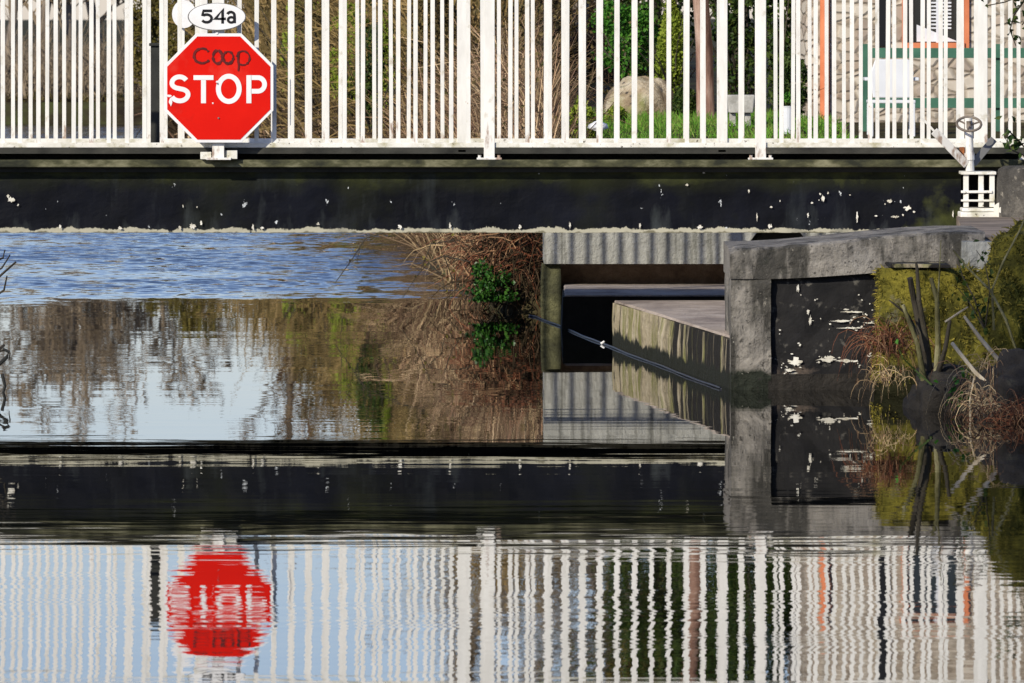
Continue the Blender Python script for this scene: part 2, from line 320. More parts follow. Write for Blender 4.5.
def recentre(o):
    """origin of a one-mesh thing to the middle of its base"""
    me = o.data; xs = [v.co for v in me.vertices]
    c = Vector(((min(v.x for v in xs)+max(v.x for v in xs))/2, (min(v.y for v in xs)+max(v.y for v in xs))/2, min(v.z for v in xs)))
    me.transform(Matrix.Translation(-c)); o.location = c; return o

# a worn block of stone or concrete: subdivided prism roughened with noise
def rough_prism(poly, z0, z1, step=.08, amp=.008, top=None):
    """poly in x,y counter-clockwise; side walls and top subdivided; returns MB"""
    mb = MB(); ring = []
    n = len(poly)
    for i in range(n):
        a = Vector(poly[i]); b = Vector(poly[(i+1) % n]); k = max(1, int((b-a).length/step))
        for j in range(k): ring.append(a+(b-a)*j/k)
    m = len(ring); hz = max(1, int((z1-z0)/step))
    cen = sum((Vector(p) for p in ring), Vector((0, 0)))/m
    vs = []; fs = []
    for h in range(hz+1):
        for p in ring:
            z = z0+(z1-z0)*h/hz
            q = Vector((p.x, p.y, z)); ins = .0
            if h == hz: ins = .012
            dirc = (cen-p).normalized()
            nn = mnoise.noise(q*4)*amp*1.6+mnoise.noise(q*13)*amp
            vs.append((p.x+dirc.x*(ins+nn), p.y+dirc.y*(ins+nn), z+(mnoise.noise(q*3)*amp*.8 if h == hz else 0)))
    for h in range(hz):
        for i in range(m): fs.append((h*m+i, h*m+(i+1) % m, (h+1)*m+(i+1) % m, (h+1)*m+i))
    fs.append(tuple(hz*m+i for i in range(m)))
    return mb.add(vs, fs)

# ------------------------------------------------------------------ canal line and ground
RB = [(-20, 4.6), (30, 3.3), (40, 3.05), (44, 2.95), (46.5, 2.75), (47.4, 2.2), (48.2, 1.32), (55, .68), (60.3, .216), (62.4, -.32), (75, -.9), (90, -1.35), (115, -3.0), (146, -6.6), (169, -7.6), (171, -14), (173, -80), (178, -800), (184, -9000)]
LB = [(-20, -7), (60, -8), (100, -12), (130, -22), (150, -50), (160, -400), (170, -9000)]
def pl(T, d):
    if d <= T[0][0]: return T[0][1]
    for (a, x), (b, y) in zip(T, T[1:]):
        if d <= b: return x+(y-x)*(d-a)/(b-a)
    return T[-1][1]
def sm(a, b, t):
    t = max(0, min(1, (t-a)/(b-a))); return t*t*(3-2*t)
def ground_z(x, d):
    xr, xl = pl(RB, d), pl(LB, d)
    if d > 195: k = 9
    else: k = max(x-xr, xl-x)
    land = 1.15+.12*mnoise.noise(Vector((x*.35, d*.2, 0)))
    if x > xr and 47 < d < 61.2:               # the quay stands here
        if x < 3.2: return -.35
        land = .84
    if x > xr and d <= 47: land = .25+.45*sm(0, 1.2, k)
    if x > 0 and 61.2 <= d < 75 and k > 0: land = 1.02+.2*sm(66, 75, d)
    if x > 0 and 75 <= d: land = 1.22+sm(78, 110, d)*.5
    if d > 150 and x < 0: land = .42
    if k < -.4: return -1.0
    if k < 0: return -1.0+sm(-.4, 0, k)*.92
    return -.08+(land+.08)*sm(0, .9 if d < 80 else 1.6, k)
WL = -.032           # water level
def build_ground():
    ds = [-20+5*i for i in range(12)]+[40+.5*i for i in range(90)]+[85+1.5*i for i in range(77)]+[202, 215, 240, 290, 400, 700, 1500, 4000, 8000]
    xs = [-6000, -2000, -600, -200, -100, -70]+[-55+1*i for i in range(41)]+[-14+.33*i for i in range(76)]+[11.5+1.5*i for i in range(20)]+[60, 120, 300, 1000, 6000]
    mb = MB(); vs = [(x, d, ground_z(x, d)) for d in ds for x in xs]; n = len(xs)
    mb.add(vs, [(j*n+i, j*n+i+1, (j+1)*n+i+1, (j+1)*n+i) for j in range(len(ds)-1) for i in range(n-1)])
    tag(mb.build('ground', M['ground'], smooth=True), kind='structure')
build_ground()
tag(MB().add([(-500, -60, WL), (60, -60, WL), (60, 260, WL), (-500, 260, WL)], [(0, 1, 2, 3)]).build('water', M['water']), kind='structure')

# ------------------------------------------------------------------ quay, abutment
def edge(d): return pl(RB, d)
# ledge and far abutment beyond the bridge
ab = thing('bridge_abutment', (1.6, 60.3, 0), 'pale concrete abutment with a dark slot and low ledge under the bridge', 'abutment')
e60 = .216
rough_prism([(e60+.02, 60.0), (4.6, 60.0), (4.6, 61.2), (e60+.02, 61.2)], .375, 1.05, .1, .004).build('upper_wall', M['conc_pale'], ab, bevel=.006)
rough_prism([(e60+.12, 60.32), (4.6, 60.32), (4.6, 61.1), (e60+.12, 61.1)], -.5, .374, .1, .006).build('lower_wall', M['brown_wall'], ab)
rough_prism([(e60-.0, 60.05), (e60+.15, 60.05), (e60+.15, 60.35), (e60, 60.35)], -.5, .372, .1, .006).build('corner_pier', M['pier'], ab)
rough_prism([(edge(57.8)-.08, 57.8), (4.6, 57.8), (4.6, 60.31), (edge(60.3)+.16, 60.31)], -.5, .206, .12, .010).build('ledge', M['shade_black'], ab)  # bridge shade put into the colour of the ledge body
rough_prism([(edge(57.8)-.06, 57.82), (4.6, 57.82), (4.6, 60.31), (edge(60.3)+.17, 60.31)], .209, .218, .12, .003).build('ledge_top', M['slab_top'], ab)
# low stone ledge on the near side of the recess
qs = rough_prism([(edge(48.3), 48.75), (3.2, 48.75), (3.2, 55.0), (edge(55)+.0, 55.0)], -.5, .262, .10, .012)
q = thing('stone_quay', (1.3, 51.5, 0), 'low pale stone quay ledge with mossy side at the waterline', 'quay')
o = qs.build('side_wall', M['slab'], q)
rough_prism([(edge(48.3)+.015, 48.77), (3.1, 48.77), (3.1, 54.98), (edge(55)+.015, 54.98)], .266, .280, .10, .004).build('paving', M['slab_top'], q)
tag(rough_prism([(3.0, 55.05), (4.6, 55.05), (4.6, 59.9), (3.0, 59.9)], -.5, .7, .2, .006).build('bridge_footing', M['conc_dark']), 'dark concrete footing under the right end of the bridge', 'footing')
# raised bank block in front of the bridge
D1 = 48.5
blk = thing('concrete_block', (1.8, D1, 0), 'weathered concrete canal block with a black flaking panel beneath a sloping coping', 'block')
def coping():
    mb = MB(); x0, x1 = X(730, D1), X(985, D1); n = 44; rows = 5
    prof = []
    for i in range(n+1):
        px = 730+(985-730)*i/n
        t = Z(248-16*sm(735, 960, px)*1.0, D1); b = Z(279-10*sm(760, 960, px), D1)
        prof.append(((px-512)*D1/F, b, t))
    def colv(i, y, inset):
        x, b, t = prof[i]
        j = .006*mnoise.noise(Vector((x*9, y, t*9)))
        rn = .018 if i == 0 else 0
        return (x, y+j, b), (x, y+j-.0, t-inset-rn)
    vs = []; fs = []
    ys = [D1, D1+.02, D1+.5, D1+1.2, D1+1.8]
    for i in range(n+1):
        x, b, t = prof[i]; rn = .03 if i == 0 else (.008 if i == 1 else 0)
        xx = x
        vs.append((xx, D1+.008*mnoise.noise(Vector((x*8, 1, 1))), b))
        for k, fr in enumerate((.25, .5, .75)):
            zz = b+(t-b)*fr; vs.append((xx, D1+.012*mnoise.noise(Vector((x*8, 2+k, zz*9))), zz))
        vs.append((xx, D1+.004, t-.014-rn+.010*mnoise.noise(Vector((x*14, 4, 2))))); vs.append((xx, D1+.03, t-rn+.008*mnoise.noise(Vector((x*11, 6, 2)))))
        vs.append((xx, D1+.6, t+.006*mnoise.noise(Vector((x*5, 7, 1))))); vs.append((xx, D1+1.5, t)); vs.append((xx, D1+1.5, b))
    r = 9
    for i in range(n):
        for k in range(r-1): fs.append((i*r+k, (i+1)*r+k, (i+1)*r+k+1, i*r+k+1))
        fs.append((i*r+r-1, (i+1)*r+r-1, (i+1)*r, i*r))
    fs.append(tuple(range(r-1, -1, -1))); fs.append(tuple(n*r+k for k in range(r)))
    return mb.add(vs, fs)
coping().build('coping', M['conc'], blk)
rough_prism([(X(731, D1), D1+.003), (X(771, D1), D1+.003), (X(771, D1), D1+1.4), (X(731, D1), D1+1.4)], -.5, Z(276, D1), .04, .013).build('corner_pier', M['conc'], blk)
PANEL_O = rough_prism([(X(768, D1), D1+.05), (X(890, D1), D1+.05), (X(890, D1), D1+1.3), (X(768, D1), D1+1.3)], -.5, Z(272, D1), .07, .008).build('panel', M['panel'], blk)
rough_prism([(X(768, D1), D1+.0), (X(888, D1), D1+.0), (X(888, D1), D1+.052), (X(768, D1), D1+.052)], -.5, Z(374, D1), .05, .008).build('plinth', M['wetrock'], blk)
chips = MB()
def blotch(mb, px, py, w, h, y, n=22):
    c = at(px, py, y); s = y/F
    pts = [(c.x+w*s*.5*math.cos(2*PI*i/n)*random.uniform(.45, 1.25), y, c.z+h*s*.5*math.sin(2*PI*i/n)*random.uniform(.3, 1.4)) for i in range(n)]
    mb.add([(c.x, y, c.z)]+pts, [(0, i+1, (i+1) % n+1) for i in range(n)])
for px, py, w, h in ((853, 312, 26, 3), (842, 321, 26, 2.4), (870, 323, 16, 2.2), (850, 328, 34, 2), (826, 359, 22, 8), (848, 361, 26, 4), (795, 362, 18, 10), (790, 370, 14, 4), (810, 320, 4, 12), (808, 312, 3, 6), (798, 288, 3, 10), (870, 356, 10, 2), (780, 330, 3, 2), (800, 345, 3, 3), (815, 300, 2, 2), (862, 300, 3, 1.5)):
    blotch(chips, px, py, w*.85, h*.8, D1+.036)
    for _ in range(7 if w > 9 else 1):
        blotch(chips, px+random.gauss(0, w*.5), py+random.gauss(0, 4), random.uniform(.8, 3.5), random.uniform(.6, 1.8), D1+.0355, 9)
extra(PANEL_O, chips, M['chip'], blk)
tag(rough_prism([(X(962, 49.4), 49.35), (4.8, 49.35), (4.8, 54.75), (X(962, 54), 54.75)], -.5, .86, .2, .01).build('quay_path', M['path']), kind='structure')
# black bearing pad under the bridge
bp = MB().prism_y([(X(747, 56), .60), (X(812, 56), .60), (X(797, 56), .735), (X(762, 56), .735)], 55.6, 56.4)
bearing = bp.build('bearing_housing', M['dark_steel'])
# floating cable along the quay foot
pts = []
for i in range(60):
    d = 60.5-(60.5-48.6)*i/59
    pts.append((edge(d)-.035-.006*math.sin(i*.4), d, WL+.006+.001*math.sin(i*.9)))
o = MB().tube(pts, .0065, 8).build('cable', M['cable'], smooth=True)
tag(o, 'thin dark blue cable lying along the waterline of the stone quay', 'cable')
tag(MB().tube([Vector(pts[26])-Vector((.02, 0, 0)), Vector(pts[26])+Vector((.004, 0, .018))], [.009, .006], 6).build('cable_clip', M['sign_white'], o), 'small white clip')

# ------------------------------------------------------------------ swing bridge
BR = thing('swing_bridge', (-1.2, 56.25, .737), 'black swing bridge with white vertical bar railings over the canal', 'bridge')
XL, XR = -6.6, 3.06
def bp_part(mb, name, m, **k): return mb.build(name, m, BR, **k)
bearing.parent = BR; bearing.data.transform(Matrix.Translation(-BR.location))
def beam_face(y0, y1, name):
    mb = MB(); nx, nz_ = 160, 12; vs = []; fs = []
    x1 = XR
    for j in range(nz_+1):
        for i in range(nx+1):
            x = XL+(x1-XL)*i/nx; z = .737+(1.15-.737)*j/nz_
            vs.append((x, y0+.010*mnoise.noise(Vector((x*1.5, 0, z*3)))+.004*mnoise.noise(Vector((x*9, 3, z*9))), z+(.004*mnoise.noise(Vector((x*6, 5, 0))) if j == 0 else 0)))
    n = nx+1
    for j in range(nz_):
        for i in range(nx): fs.append((j*n+i, j*n+i+1, (j+1)*n+i+1, (j+1)*n+i))
    b = len(vs); vs += [(XL, y1, .737), (x1, y1, .737), (x1, y1, 1.15), (XL, y1, 1.15)]
    fs += [(b, b+1, nx, 0), (b+1, b+2, nz_*n+nx, nx), (b+2, b+3, nz_*n, nz_*n+nx), (b+3, b, 0, nz_*n), (b+1, b, b+3, b+2)]
    return mb.add(vs, fs).build(name, M['beam'], BR, smooth=False)
bf = beam_face(55.10, 55.16, 'beam'); ch = MB()
for px, py, w, h in ((823, 198, 7, 9), (820, 194, 4, 3), (828, 193, 3, 4), (812, 203, 4, 3), (857, 217, 4, 15), (757, 217, 2.2, 11), (808, 215, 3, 6), (771, 207, 5, 3), (749, 191, 3, 6), (850, 195, 3, 2), (890, 201, 9, 5), (908, 208, 13, 8), (895, 217, 14, 4),
                     (11, 200, 12, 9), (8, 196, 5, 4), (18, 205, 4, 3), (183, 206, 2.5, 4), (197, 207, 2, 3), (180, 228, 5, 6), (193, 226, 12, 9), (201, 223, 4, 6), (253, 227, 4, 9), (262, 228, 7, 4), (570, 225, 3, 10), (687, 185, 6, 4), (780, 201, 2, 3), (885, 204, 2, 2), (914, 212, 4, 3), (903, 215, 3, 3), (876, 216, 5, 2), (819, 200, 2, 2), (953, 214, 3, 9), (640, 226, 4, 7), (520, 227, 6, 6), (400, 227, 8, 6), (450, 226, 4, 8), (120, 228, 7, 5), (60, 227, 4, 6), (770, 226, 6, 7), (700, 227, 9, 5), (318, 224, 5, 5)):
    blotch(ch, px, py, w*.62, h*.7, 55.082)
extra(bf, ch, M['chip'], BR)
MB().box(XL, XR, 57.36, 57.42, .737, 1.15).build('beam', M['beam'], BR)
MB().box(XL, XR, 55.16, 57.36, .95, 1.15).build('floor_plate', M['dark_steel'], BR)
MB().box(XL, 3.48, 54.97, 55.17, 1.185, 1.236).build('flange', M['ledge'], BR, bevel=.006)
MB().box(XL, 3.48, 55.06, 55.5, 1.15, 1.184).build('web_plate', M['dark_steel'], BR)
MB().box(XL, 3.48, 55.075, 57.45, 1.2755, 1.300).build('deck', M['deck'], BR)
MB().box(XL, 3.48, 55.22, 55.5, 1.237, 1.2752).build('spacer', M['shade_black'], BR)  # near-black for the shade in the gap below the deck
MB().box(XL, 3.48, 54.985, 55.074, 1.277, 1.3165).build('deck_edge', M['edge'], BR)
MB().box(XL, 3.48, 57.35, 57.55, 1.185, 1.234).build('flange', M['ledge'], BR, bevel=.006)
MB().box(3.075, 3.47, 55.3, 57.2, .705, 1.183).build('end_shade_block', M['shade_black'], BR)  # dark block added to blacken the openings behind the winding gear
def railing(y, x_post0, w_bar, name, lab, xa, xb, rz0, rh):
    feet = y < 56
    s = F/y
    r = MB(); r.box(xa, xb, y-.025, y+.025, rz0, rz0+rh)
    r.box(xa, xb, y-.025, y+.025, 2.44, 2.49)
    R = r.build('railing', M['white_low'], BR, bevel=.004); R['label'] = lab
    def sub(mb, nm, m, bevel=.003):
        o = mb.build(nm, m, None, bevel=bevel); o.data.transform(Matrix.Translation(-BR.location)); o.parent = R; return o
    # loose bars outside the picture are one mesh, those in it one each
    rest = MB(); PS = 271.2/F*55.02; xs = []
    for n_ in range(-6, 8):
        xs.append((x_post0+n_*PS, True))
        xs += [(x_post0+n_*PS+(20.8+17.66*k)/F*55.02, False) for k in range(14)]
    for x, is_post in xs:
        if x < xa+.04 or x > xb-.04: continue
        if is_post:
            m = MB(); m.box(x-.037, x+.037, y-.040, y+.028, 1.24 if feet else rz0, 2.5)
            m.box(x-.085, x+.085, y-.048, y+.045, 1.2365, 1.25)
            for q in (-.066, .066): m.tube([(x+q, y-.028, 1.25), (x+q, y-.028, 1.268)], .012, 6)
            sub(m, 'post', M['white']); continue
        j = random.gauss(0, .0022); t = random.gauss(0, .0022); w = w_bar/2
        bm = MB().box(-w, w, -.007, .007, 0, 2.443-rz0-rh+.008)
        bm.v = [(x+j+a+t*c, y-.006+b, rz0+rh-.008+c) for a, b, c in bm.v]
        if abs(x*s) < 530: sub(bm, 'bar', M['white'], 0)
        else: rest.add(bm.v, bm.f)
    o = sub(rest, 'bar', M['white'], 0); o['kind'] = 'stuff'
    return R
RN = railing(55.02, X(489.3, 55.02), .029, 'railing', 'near white railing of the bridge', XL, 4.9, 1.318, .034)
RF = railing(57.42, X(462.3, 57.42), .027, 'railing', 'far white railing of the bridge', XL, 4.9, 1.303, .041)
# small splice brackets of the rail, under the bottom bar
for px in (462, 722):
    m = MB().box(X(px-13, 55), X(px+13, 55), 55.0, 55.04, 1.283, 1.308)
    m.box(X(px-4, 55), X(px+4, 55), 54.985, 55.0, 1.287, 1.305)
    o = m.build('splice_bracket', M['white_low'], BR, bevel=.002)
approach = rough_prism([(3.5, 54.9), (5.2, 54.9), (5.2, 57.6), (3.5, 57.6)], .5, 1.236, .15, .006).build('approach_ramp', M['conc_dark'])
tag(approach, 'dark concrete approach at the right end of the bridge', 'ramp')

# ------------------------------------------------------------------ strokes for lettering (flat ribbons in the x,z plane)
def ribbon(mb, pts, w, y, closed=False, rag=0):
    pts = [Vector(p) for p in pts]; n = len(pts); L_ = []; R_ = []
    for i in range(n):
        a = pts[i-1] if (i > 0 or closed) else pts[i]; b = pts[(i+1) % n] if (i < n-1 or closed) else pts[i]
        d = (b-a).normalized(); nrm = Vector((-d.y, d.x))
        if 0 < i < n-1 or closed:
            d1 = (pts[i]-pts[i-1]).normalized(); c = max(.5, nrm.dot(Vector((-d1.y, d1.x)))); nrm = nrm/c
        ww = w*(1+random.uniform(-rag, rag))
        L_.append(pts[i]+nrm*ww/2); R_.append(pts[i]-nrm*ww/2)
    vs = [(p.x, y, p.y) for p in L_]+[(p.x, y, p.y) for p in R_]
    m = n if closed else n-1
    mb.add(vs, [(i, (i+1) % n, (i+1) % n+n, i+n) for i in range(m)])
def arc(cx, cy, rx, ry, a0, a1, n=14):
    return [(cx+rx*math.cos(math.radians(a0+(a1-a0)*i/n)), cy+ry*math.sin(math.radians(a0+(a1-a0)*i/n))) for i in range(n+1)]
YS = 54.86; sc = YS/F
def SX(px): return X(px, YS)
def SZ(py): return Z(py, YS)
SG = thing('stop_sign', (SX(218.5), YS, 1.236), 'red octagonal STOP sign with black scrawl mounted on the bridge railing', 'road sign')
def octagon(cx, cy, r, y0, y1):
    R_ = r/math.cos(PI/8); P = [(cx+R_*math.cos(PI/8+i*PI/4), cy+R_*math.sin(PI/8+i*PI/4)) for i in range(8)]
    return MB().prism_y(P, y0, y1)
cx, cz = SX(218.8), SZ(88)
octagon(cx, cz, 54.6*sc, YS, YS+.006).build('plate', M['sign_white'], SG, bevel=.0015)
RF_O = octagon(cx, cz, 51.6*sc, YS-.0025, YS-.0005).build('red_field', M['red'], SG)
octagon(cx, cz, 53.6*sc, YS+.0065, YS+.010).build('plate_back', M['sign_back'], SG)
yl = YS-.0045
lw = 4.7*sc
lt = MB()
def q(l): return [(SX(a), SZ(b)) for a, b in l]
def parc(cx, cy, rx, ry, a0, a1, n=14): return [(a, b) for a, b in arc(cx, cy, rx, -ry, a0, a1, n)]
ribbon(lt, q(parc(179.5, 83.2, 7.6, 6.4, 28, 180, 12)+parc(179.5, 83.2, 7.6, 5.2, 190, 262, 6)+parc(179.8, 94.3, 8.3, 5.4, 82, 0, 6)+parc(179.8, 94.3, 8.3, 6.6, -12, -158, 12)), lw, yl)
ribbon(lt, q([(193.5, 77.6), (213.5, 77.6)]), lw, yl); ribbon(lt, q([(203.5, 79.8), (203.5, 103.2)]), lw*1.05, yl)
ribbon(lt, q(parc(228.8, 88.8, 10.4, 12.6, 0, 351, 40)), lw*1.05, yl, closed=True)
ribbon(lt, q([(248.9, 103.2), (248.9, 75.2)]), lw*1.05, yl)
ribbon(lt, q([(251, 77.6), (258, 77.6)]+parc(258, 84.4, 6.6, 6.8, 80, -80, 12)+[(258, 91.2), (251, 91.2)]), lw, yl)
lt.build('stop_lettering', M['sign_white'], SG)
sb = MB(); yb = YS-.0065
ribbon(sb, q(parc(202, 56, 8, 7.5, 35, 330, 26)), 2.0*sc, yb, rag=.55)
ribbon(sb, q(parc(202.4, 55.6, 8.4, 7.2, 60, 300, 16)), 1.9*sc, YS-.0071, rag=.3)
ribbon(sb, q(parc(217.5, 57, 4.6, 6.6, 0, 350, 20)), 2.3*sc, yb, closed=True, rag=.55)
ribbon(sb, q(parc(228, 57.5, 5.2, 6.0, 0, 350, 20)), 2.3*sc, YS-.0071, closed=True, rag=.55)
ribbon(sb, q(parc(243, 58, 6.6, 7.0, 170, -150, 22)), 1.7*sc, yb, rag=.55)
ribbon(sb, q([(238.5, 52), (238, 60), (238.8, 66), (238.2, 71)]), 1.9*sc, YS-.0071, rag=.3)
sb.build('scrawl', M['scrawl'], SG)
cp = MB()
for px, py, w, h in ((169, 96, 6, 3), (170.5, 102, 3, 7), (217, 82, 3, 4), (213, 103, 2, 1.6), (217, 33.5, 4, 2.6)): blotch(cp, px, py, w, h, YS-.0055, 9)
extra(RF_O, cp, M['sign_white'], SG)
for px, py in ((217.5, 83.5), (218.5, 118)):
    MB().tube([(SX(px), YS-.010, SZ(py)), (SX(px), YS-.002, SZ(py))], .006, 8).build('bolt', M['sign_back'], SG)
pm = MB().box(SX(212), SX(224), YS+.035, YS+.09, 1.237, SZ(-30)).box(SX(206), SX(231), YS+.02, YS+.12, 1.2365, 1.252)
pm.build('post', M['white'], SG, bevel=.003)
MB().box(SX(200), SX(211), YS+.06, YS+.11, 1.24, 1.29).box(SX(225), SX(237), YS+.06, YS+.11, 1.242, 1.30).build('foot_bracket', M['white_low'], SG, bevel=.003)
for zz in (60, 118):
    MB().box(SX(192), SX(245), YS+.012, YS+.034, SZ(zz)-.015, SZ(zz)+.015).build('clamp_bar', M['sign_back'], SG)
NP = thing('number_plate', (SX(216.8), YS, SZ(31)), 'small white oval plate reading 54a above the stop sign', 'sign')
def oval(px, py, rx, ry, y0, y1, n=40):
    return MB().prism_y([(SX(px)+rx*sc*math.cos(2*PI*i/n), SZ(py)+ry*sc*math.sin(2*PI*i/n)) for i in range(n)], y0, y1)
oval(216.8, 16.8, 29.2, 13.9, YS+.0, YS+.004).build('plate', M['sign_back'], NP)
oval(217.0, 16.6, 28.2, 13.2, YS-.004, YS-.0005).build('plate_face', M['sign_white'], NP)
MB().box(SX(208), SX(228), YS+.0045, YS+.034, SZ(20), SZ(12)).build('bracket', M['sign_back'], NP)
dg = MB(); yd = YS-.006; dw = 2.7*sc
ribbon(dg, q([(212, 10.8), (203.4, 10.8), (202.4, 15.6)]+parc(206.6, 18.4, 5.0, 3.9, 125, -150, 12)), dw, yd)
ribbon(dg, q([(222.6, 23.6), (222.6, 9.8), (215.2, 18.8), (225.8, 18.8)]), dw, yd)
ribbon(dg, q(parc(230.8, 15.2, 3.6, 3.2, 160, 10, 9)+[(234.6, 18), (234.6, 23.2)]), dw, yd)
ribbon(dg, q(parc(231.2, 19.8, 3.2, 2.7, 0, 345, 14)), dw*.9, YS-.0066, closed=True)
dg.build('digits', M['ink'], NP)
# second plate behind, on the far rail, and the dark cabinet on the deck
y2 = 57.36
tag(recentre(MB().prism_y([(X(184, y2)+.085*math.cos(2*PI*i/24), Z(14, y2)+.10*math.sin(2*PI*i/24)) for i in range(24)], y2, y2+.006).build('disc_sign', M['sign_white'])), 'round white disc fixed on the far railing behind the 54a plate', 'sign')
cb = thing('control_post', (X(157, 56.5), 56.5, 1.301), 'dark grey metal post standing on the deck left of the stop sign', 'post')
MB().box(X(151, 56.5), X(162, 56.5), 56.44, 56.56, 1.301, Z(46, 56.5)).build('body', M['dark_steel'], cb, bevel=.006)
MB().box(X(149.5, 56.5), X(163.5, 56.5), 56.42, 56.58, Z(46, 56.5), Z(43, 56.5)).build('cap', M['dark_steel'], cb, bevel=.004)

# ------------------------------------------------------------------ winding gear at the bridge end
yw = 54.55
WG = thing('winding_gear', (X(978, yw), yw, .86), 'white painted winding gear with handwheel and open frame at bridge end', 'winding gear')
def WP(px, py, dy=0): return at(px, py, yw+dy)
m = MB()
def bar(mb, a, b, r=.012, n=8): mb.tube([a, b], r, n)
fr = MB()
for px in (966, 981, 992):
    fr.box(X(px-2.6, yw), X(px+2.6, yw), yw-.02, yw+.02, Z(207, yw), Z(173, yw))
fr.box(X(961, yw), X(996, yw), yw-.04, yw+.27, Z(174.5, yw), Z(171.5, yw))
fr.box(X(961, yw), X(992, yw), yw-.032, yw+.02, Z(193, yw), Z(190.5, yw))
fr.box(X(961, yw), X(994, yw), yw-.032, yw+.02, Z(201.5, yw), Z(199.5, yw))
fr.build('frame', M['white_low'], WG, bevel=.003)
bs = MB(); bs.box(X(960, yw), X(1001, yw), yw-.06, yw+.3, Z(219, yw), Z(212, yw)); bs.box(X(962, yw), X(999, yw), yw-.04, yw+.26, Z(211.6, yw), Z(208, yw))
bs.build('base', M['white_low'], WG, bevel=.008)
dk = MB(); dk.tube([WP(1001, 210, -.09), WP(1001, 210, .02)], .048, 20); dk.tube([WP(1001, 210, -.12), WP(1001, 210, -.09)], .016, 12)
dk.build('gear_hub', M['white_low'], WG, bevel=.004)
po = MB(); po.tube([WP(970, 171), WP(968.5, 118)], [.030, .026], 14); po.tube([WP(969.5, 160), WP(969.3, 153)], .036, 14)
po.build('column', M['white'], WG, smooth=False)
def strut(a, b, w=.05, t=.014):
    a = Vector(a); b = Vector(b); d = (b-a).normalized(); s_ = Vector((0, 1, 0)); u = d.cross(s_).normalized()
    vs = []
    for p in (a, b):
        for su, sv in ((-1, -1), (1, -1), (1, 1), (-1, 1)): vs.append(p+u*su*w/2+s_*sv*t/2)
    return MB().add(vs, [(0, 1, 2, 3), (7, 6, 5, 4), (0, 4, 5, 1), (1, 5, 6, 2), (2, 6, 7, 3), (3, 7, 4, 0)])
strut(WP(967, 165, -.02), WP(934, 131, -.12), .055).build('arm', M['white'], WG, bevel=.003)
strut(WP(934, 131, -.12), WP(921, 117, -.14), .014).build('arm_pin', M['white'], WG)
strut(WP(973, 164, .03), WP(994, 139, .10), .05).build('arm', M['sign_back'], WG, bevel=.003)  # right arm in grey, its shade put into the colour
strut(WP(962, 164, .035), WP(962, 147, .035), .035).build('bracket', M['rust'], WG, bevel=.003)
hw = MB(); c = WP(969, 124, -.02); ring = []
tl = math.radians(28)
for i in range(33):
    a = 2*PI*i/32; ring.append(c+Vector((.082*math.cos(a), .082*math.sin(a)*math.cos(tl), .082*math.sin(a)*math.sin(tl)+.008*math.sin(a))))
hw.tube(ring, .009, 7, cap=False)
for k in range(3):
    a = 2*PI*k/3+.4; hw.tube([c+Vector((0, 0, -.01)), c+Vector((.082*math.cos(a), .082*math.sin(a)*math.cos(tl), .082*math.sin(a)*math.sin(tl)))], .007, 6)
hw.tube([c-Vector((0, 0, .03)), c+Vector((0, 0, .02))], .018, 10)
hw.build('handwheel', M['bark_grey'], WG, smooth=True)
# round concrete bollard right of the gear
yc = 54.55
bo = MB(); n = 28; prof = [(.33, .70), (.33, .88), (.325, Z(175, yc)), (.315, Z(169, yc)), (.28, Z(166, yc)), (0.001, Z(165, yc))]
vs = [(X(1045, yc)+r_*math.cos(2*PI*i/n), yc+r_*math.sin(2*PI*i/n), z) for r_, z in prof for i in range(n)]
bo.add(vs, [(j*n+i, j*n+(i+1) % n, (j+1)*n+(i+1) % n, (j+1)*n+i) for j in range(len(prof)-1) for i in range(n)])
tag(recentre(bo.build('concrete_bollard', M['conc_dark'], smooth=True)), 'stout dark round concrete bollard right of the winding gear', 'bollard')
# ------------------------------------------------------------------ near right bank: moss, rocks, stump, grasses
def lump(c, r, seed, amp=.22, sub=4, e=.78):
    """uneven boulder: displaced sphere"""
    n1, n2 = 12*sub, 7*sub; vs = []; fs = []; c = Vector(c)
    for j in range(n2+1):
        th = PI*j/n2
        for i in range(n1):
            ph = 2*PI*i/n1; d = Vector((math.sin(th)*math.cos(ph), math.sin(th)*math.sin(ph), math.cos(th)))
            k = 1+amp*mnoise.noise(d*1.6+Vector((seed, 0, 0)))+amp*.5*mnoise.noise(d*4+Vector((seed, 5, 0)))+amp*.22*mnoise.noise(d*11+Vector((seed, 9, 0)))
            dd = Vector([math.copysign(abs(t)**e, t) for t in d])
            vs.append((c.x+dd.x*r[0]*k, c.y+dd.y*r[1]*k, c.z+dd.z*r[2]*k))
    for j in range(n2):
        for i in range(n1): fs.append((j*n1+i, (j+1)*n1+i, (j+1)*n1+(i+1) % n1, j*n1+(i+1) % n1))
    return MB().add(vs, fs)
def tufts_on(mb_src, n, size, m, parent, name='moss_tufts'):
    """short blades over a lump's skin so its outline is furry"""
    if n == 0: return
    t = MB(); V = mb_src.v
    for _ in range(n):
        f = random.choice(mb_src.f); p = sum((Vector(V[i]) for i in f), Vector())/len(f)
        p += Vector((random.uniform(-.02, .02), random.uniform(-.02, .02), random.uniform(-.02, .02)))
        if p.z < .03: continue
        a = Vector(V[f[1]])-Vector(V[f[0]]); b = Vector(V[f[2]])-Vector(V[f[1]]); nn = a.cross(b)
        if nn.length < 1e-9: continue
        nn.normalize(); d = nn*.5+Vector((random.gauss(0, .5), random.gauss(0, .5), random.gauss(-.1, .5)))
        t.strand(p-nn*.01, d, size*random.uniform(.5, 1.4), size*.28, .5, 2, .3)
    return t.build(name, m, parent)
D2 = 47.8
mp_ = thing('mossy_pillar', (X(915, D2), D2, 0), 'stone pillar thick with yellow moss under a flat pale cap stone', 'stone pillar')
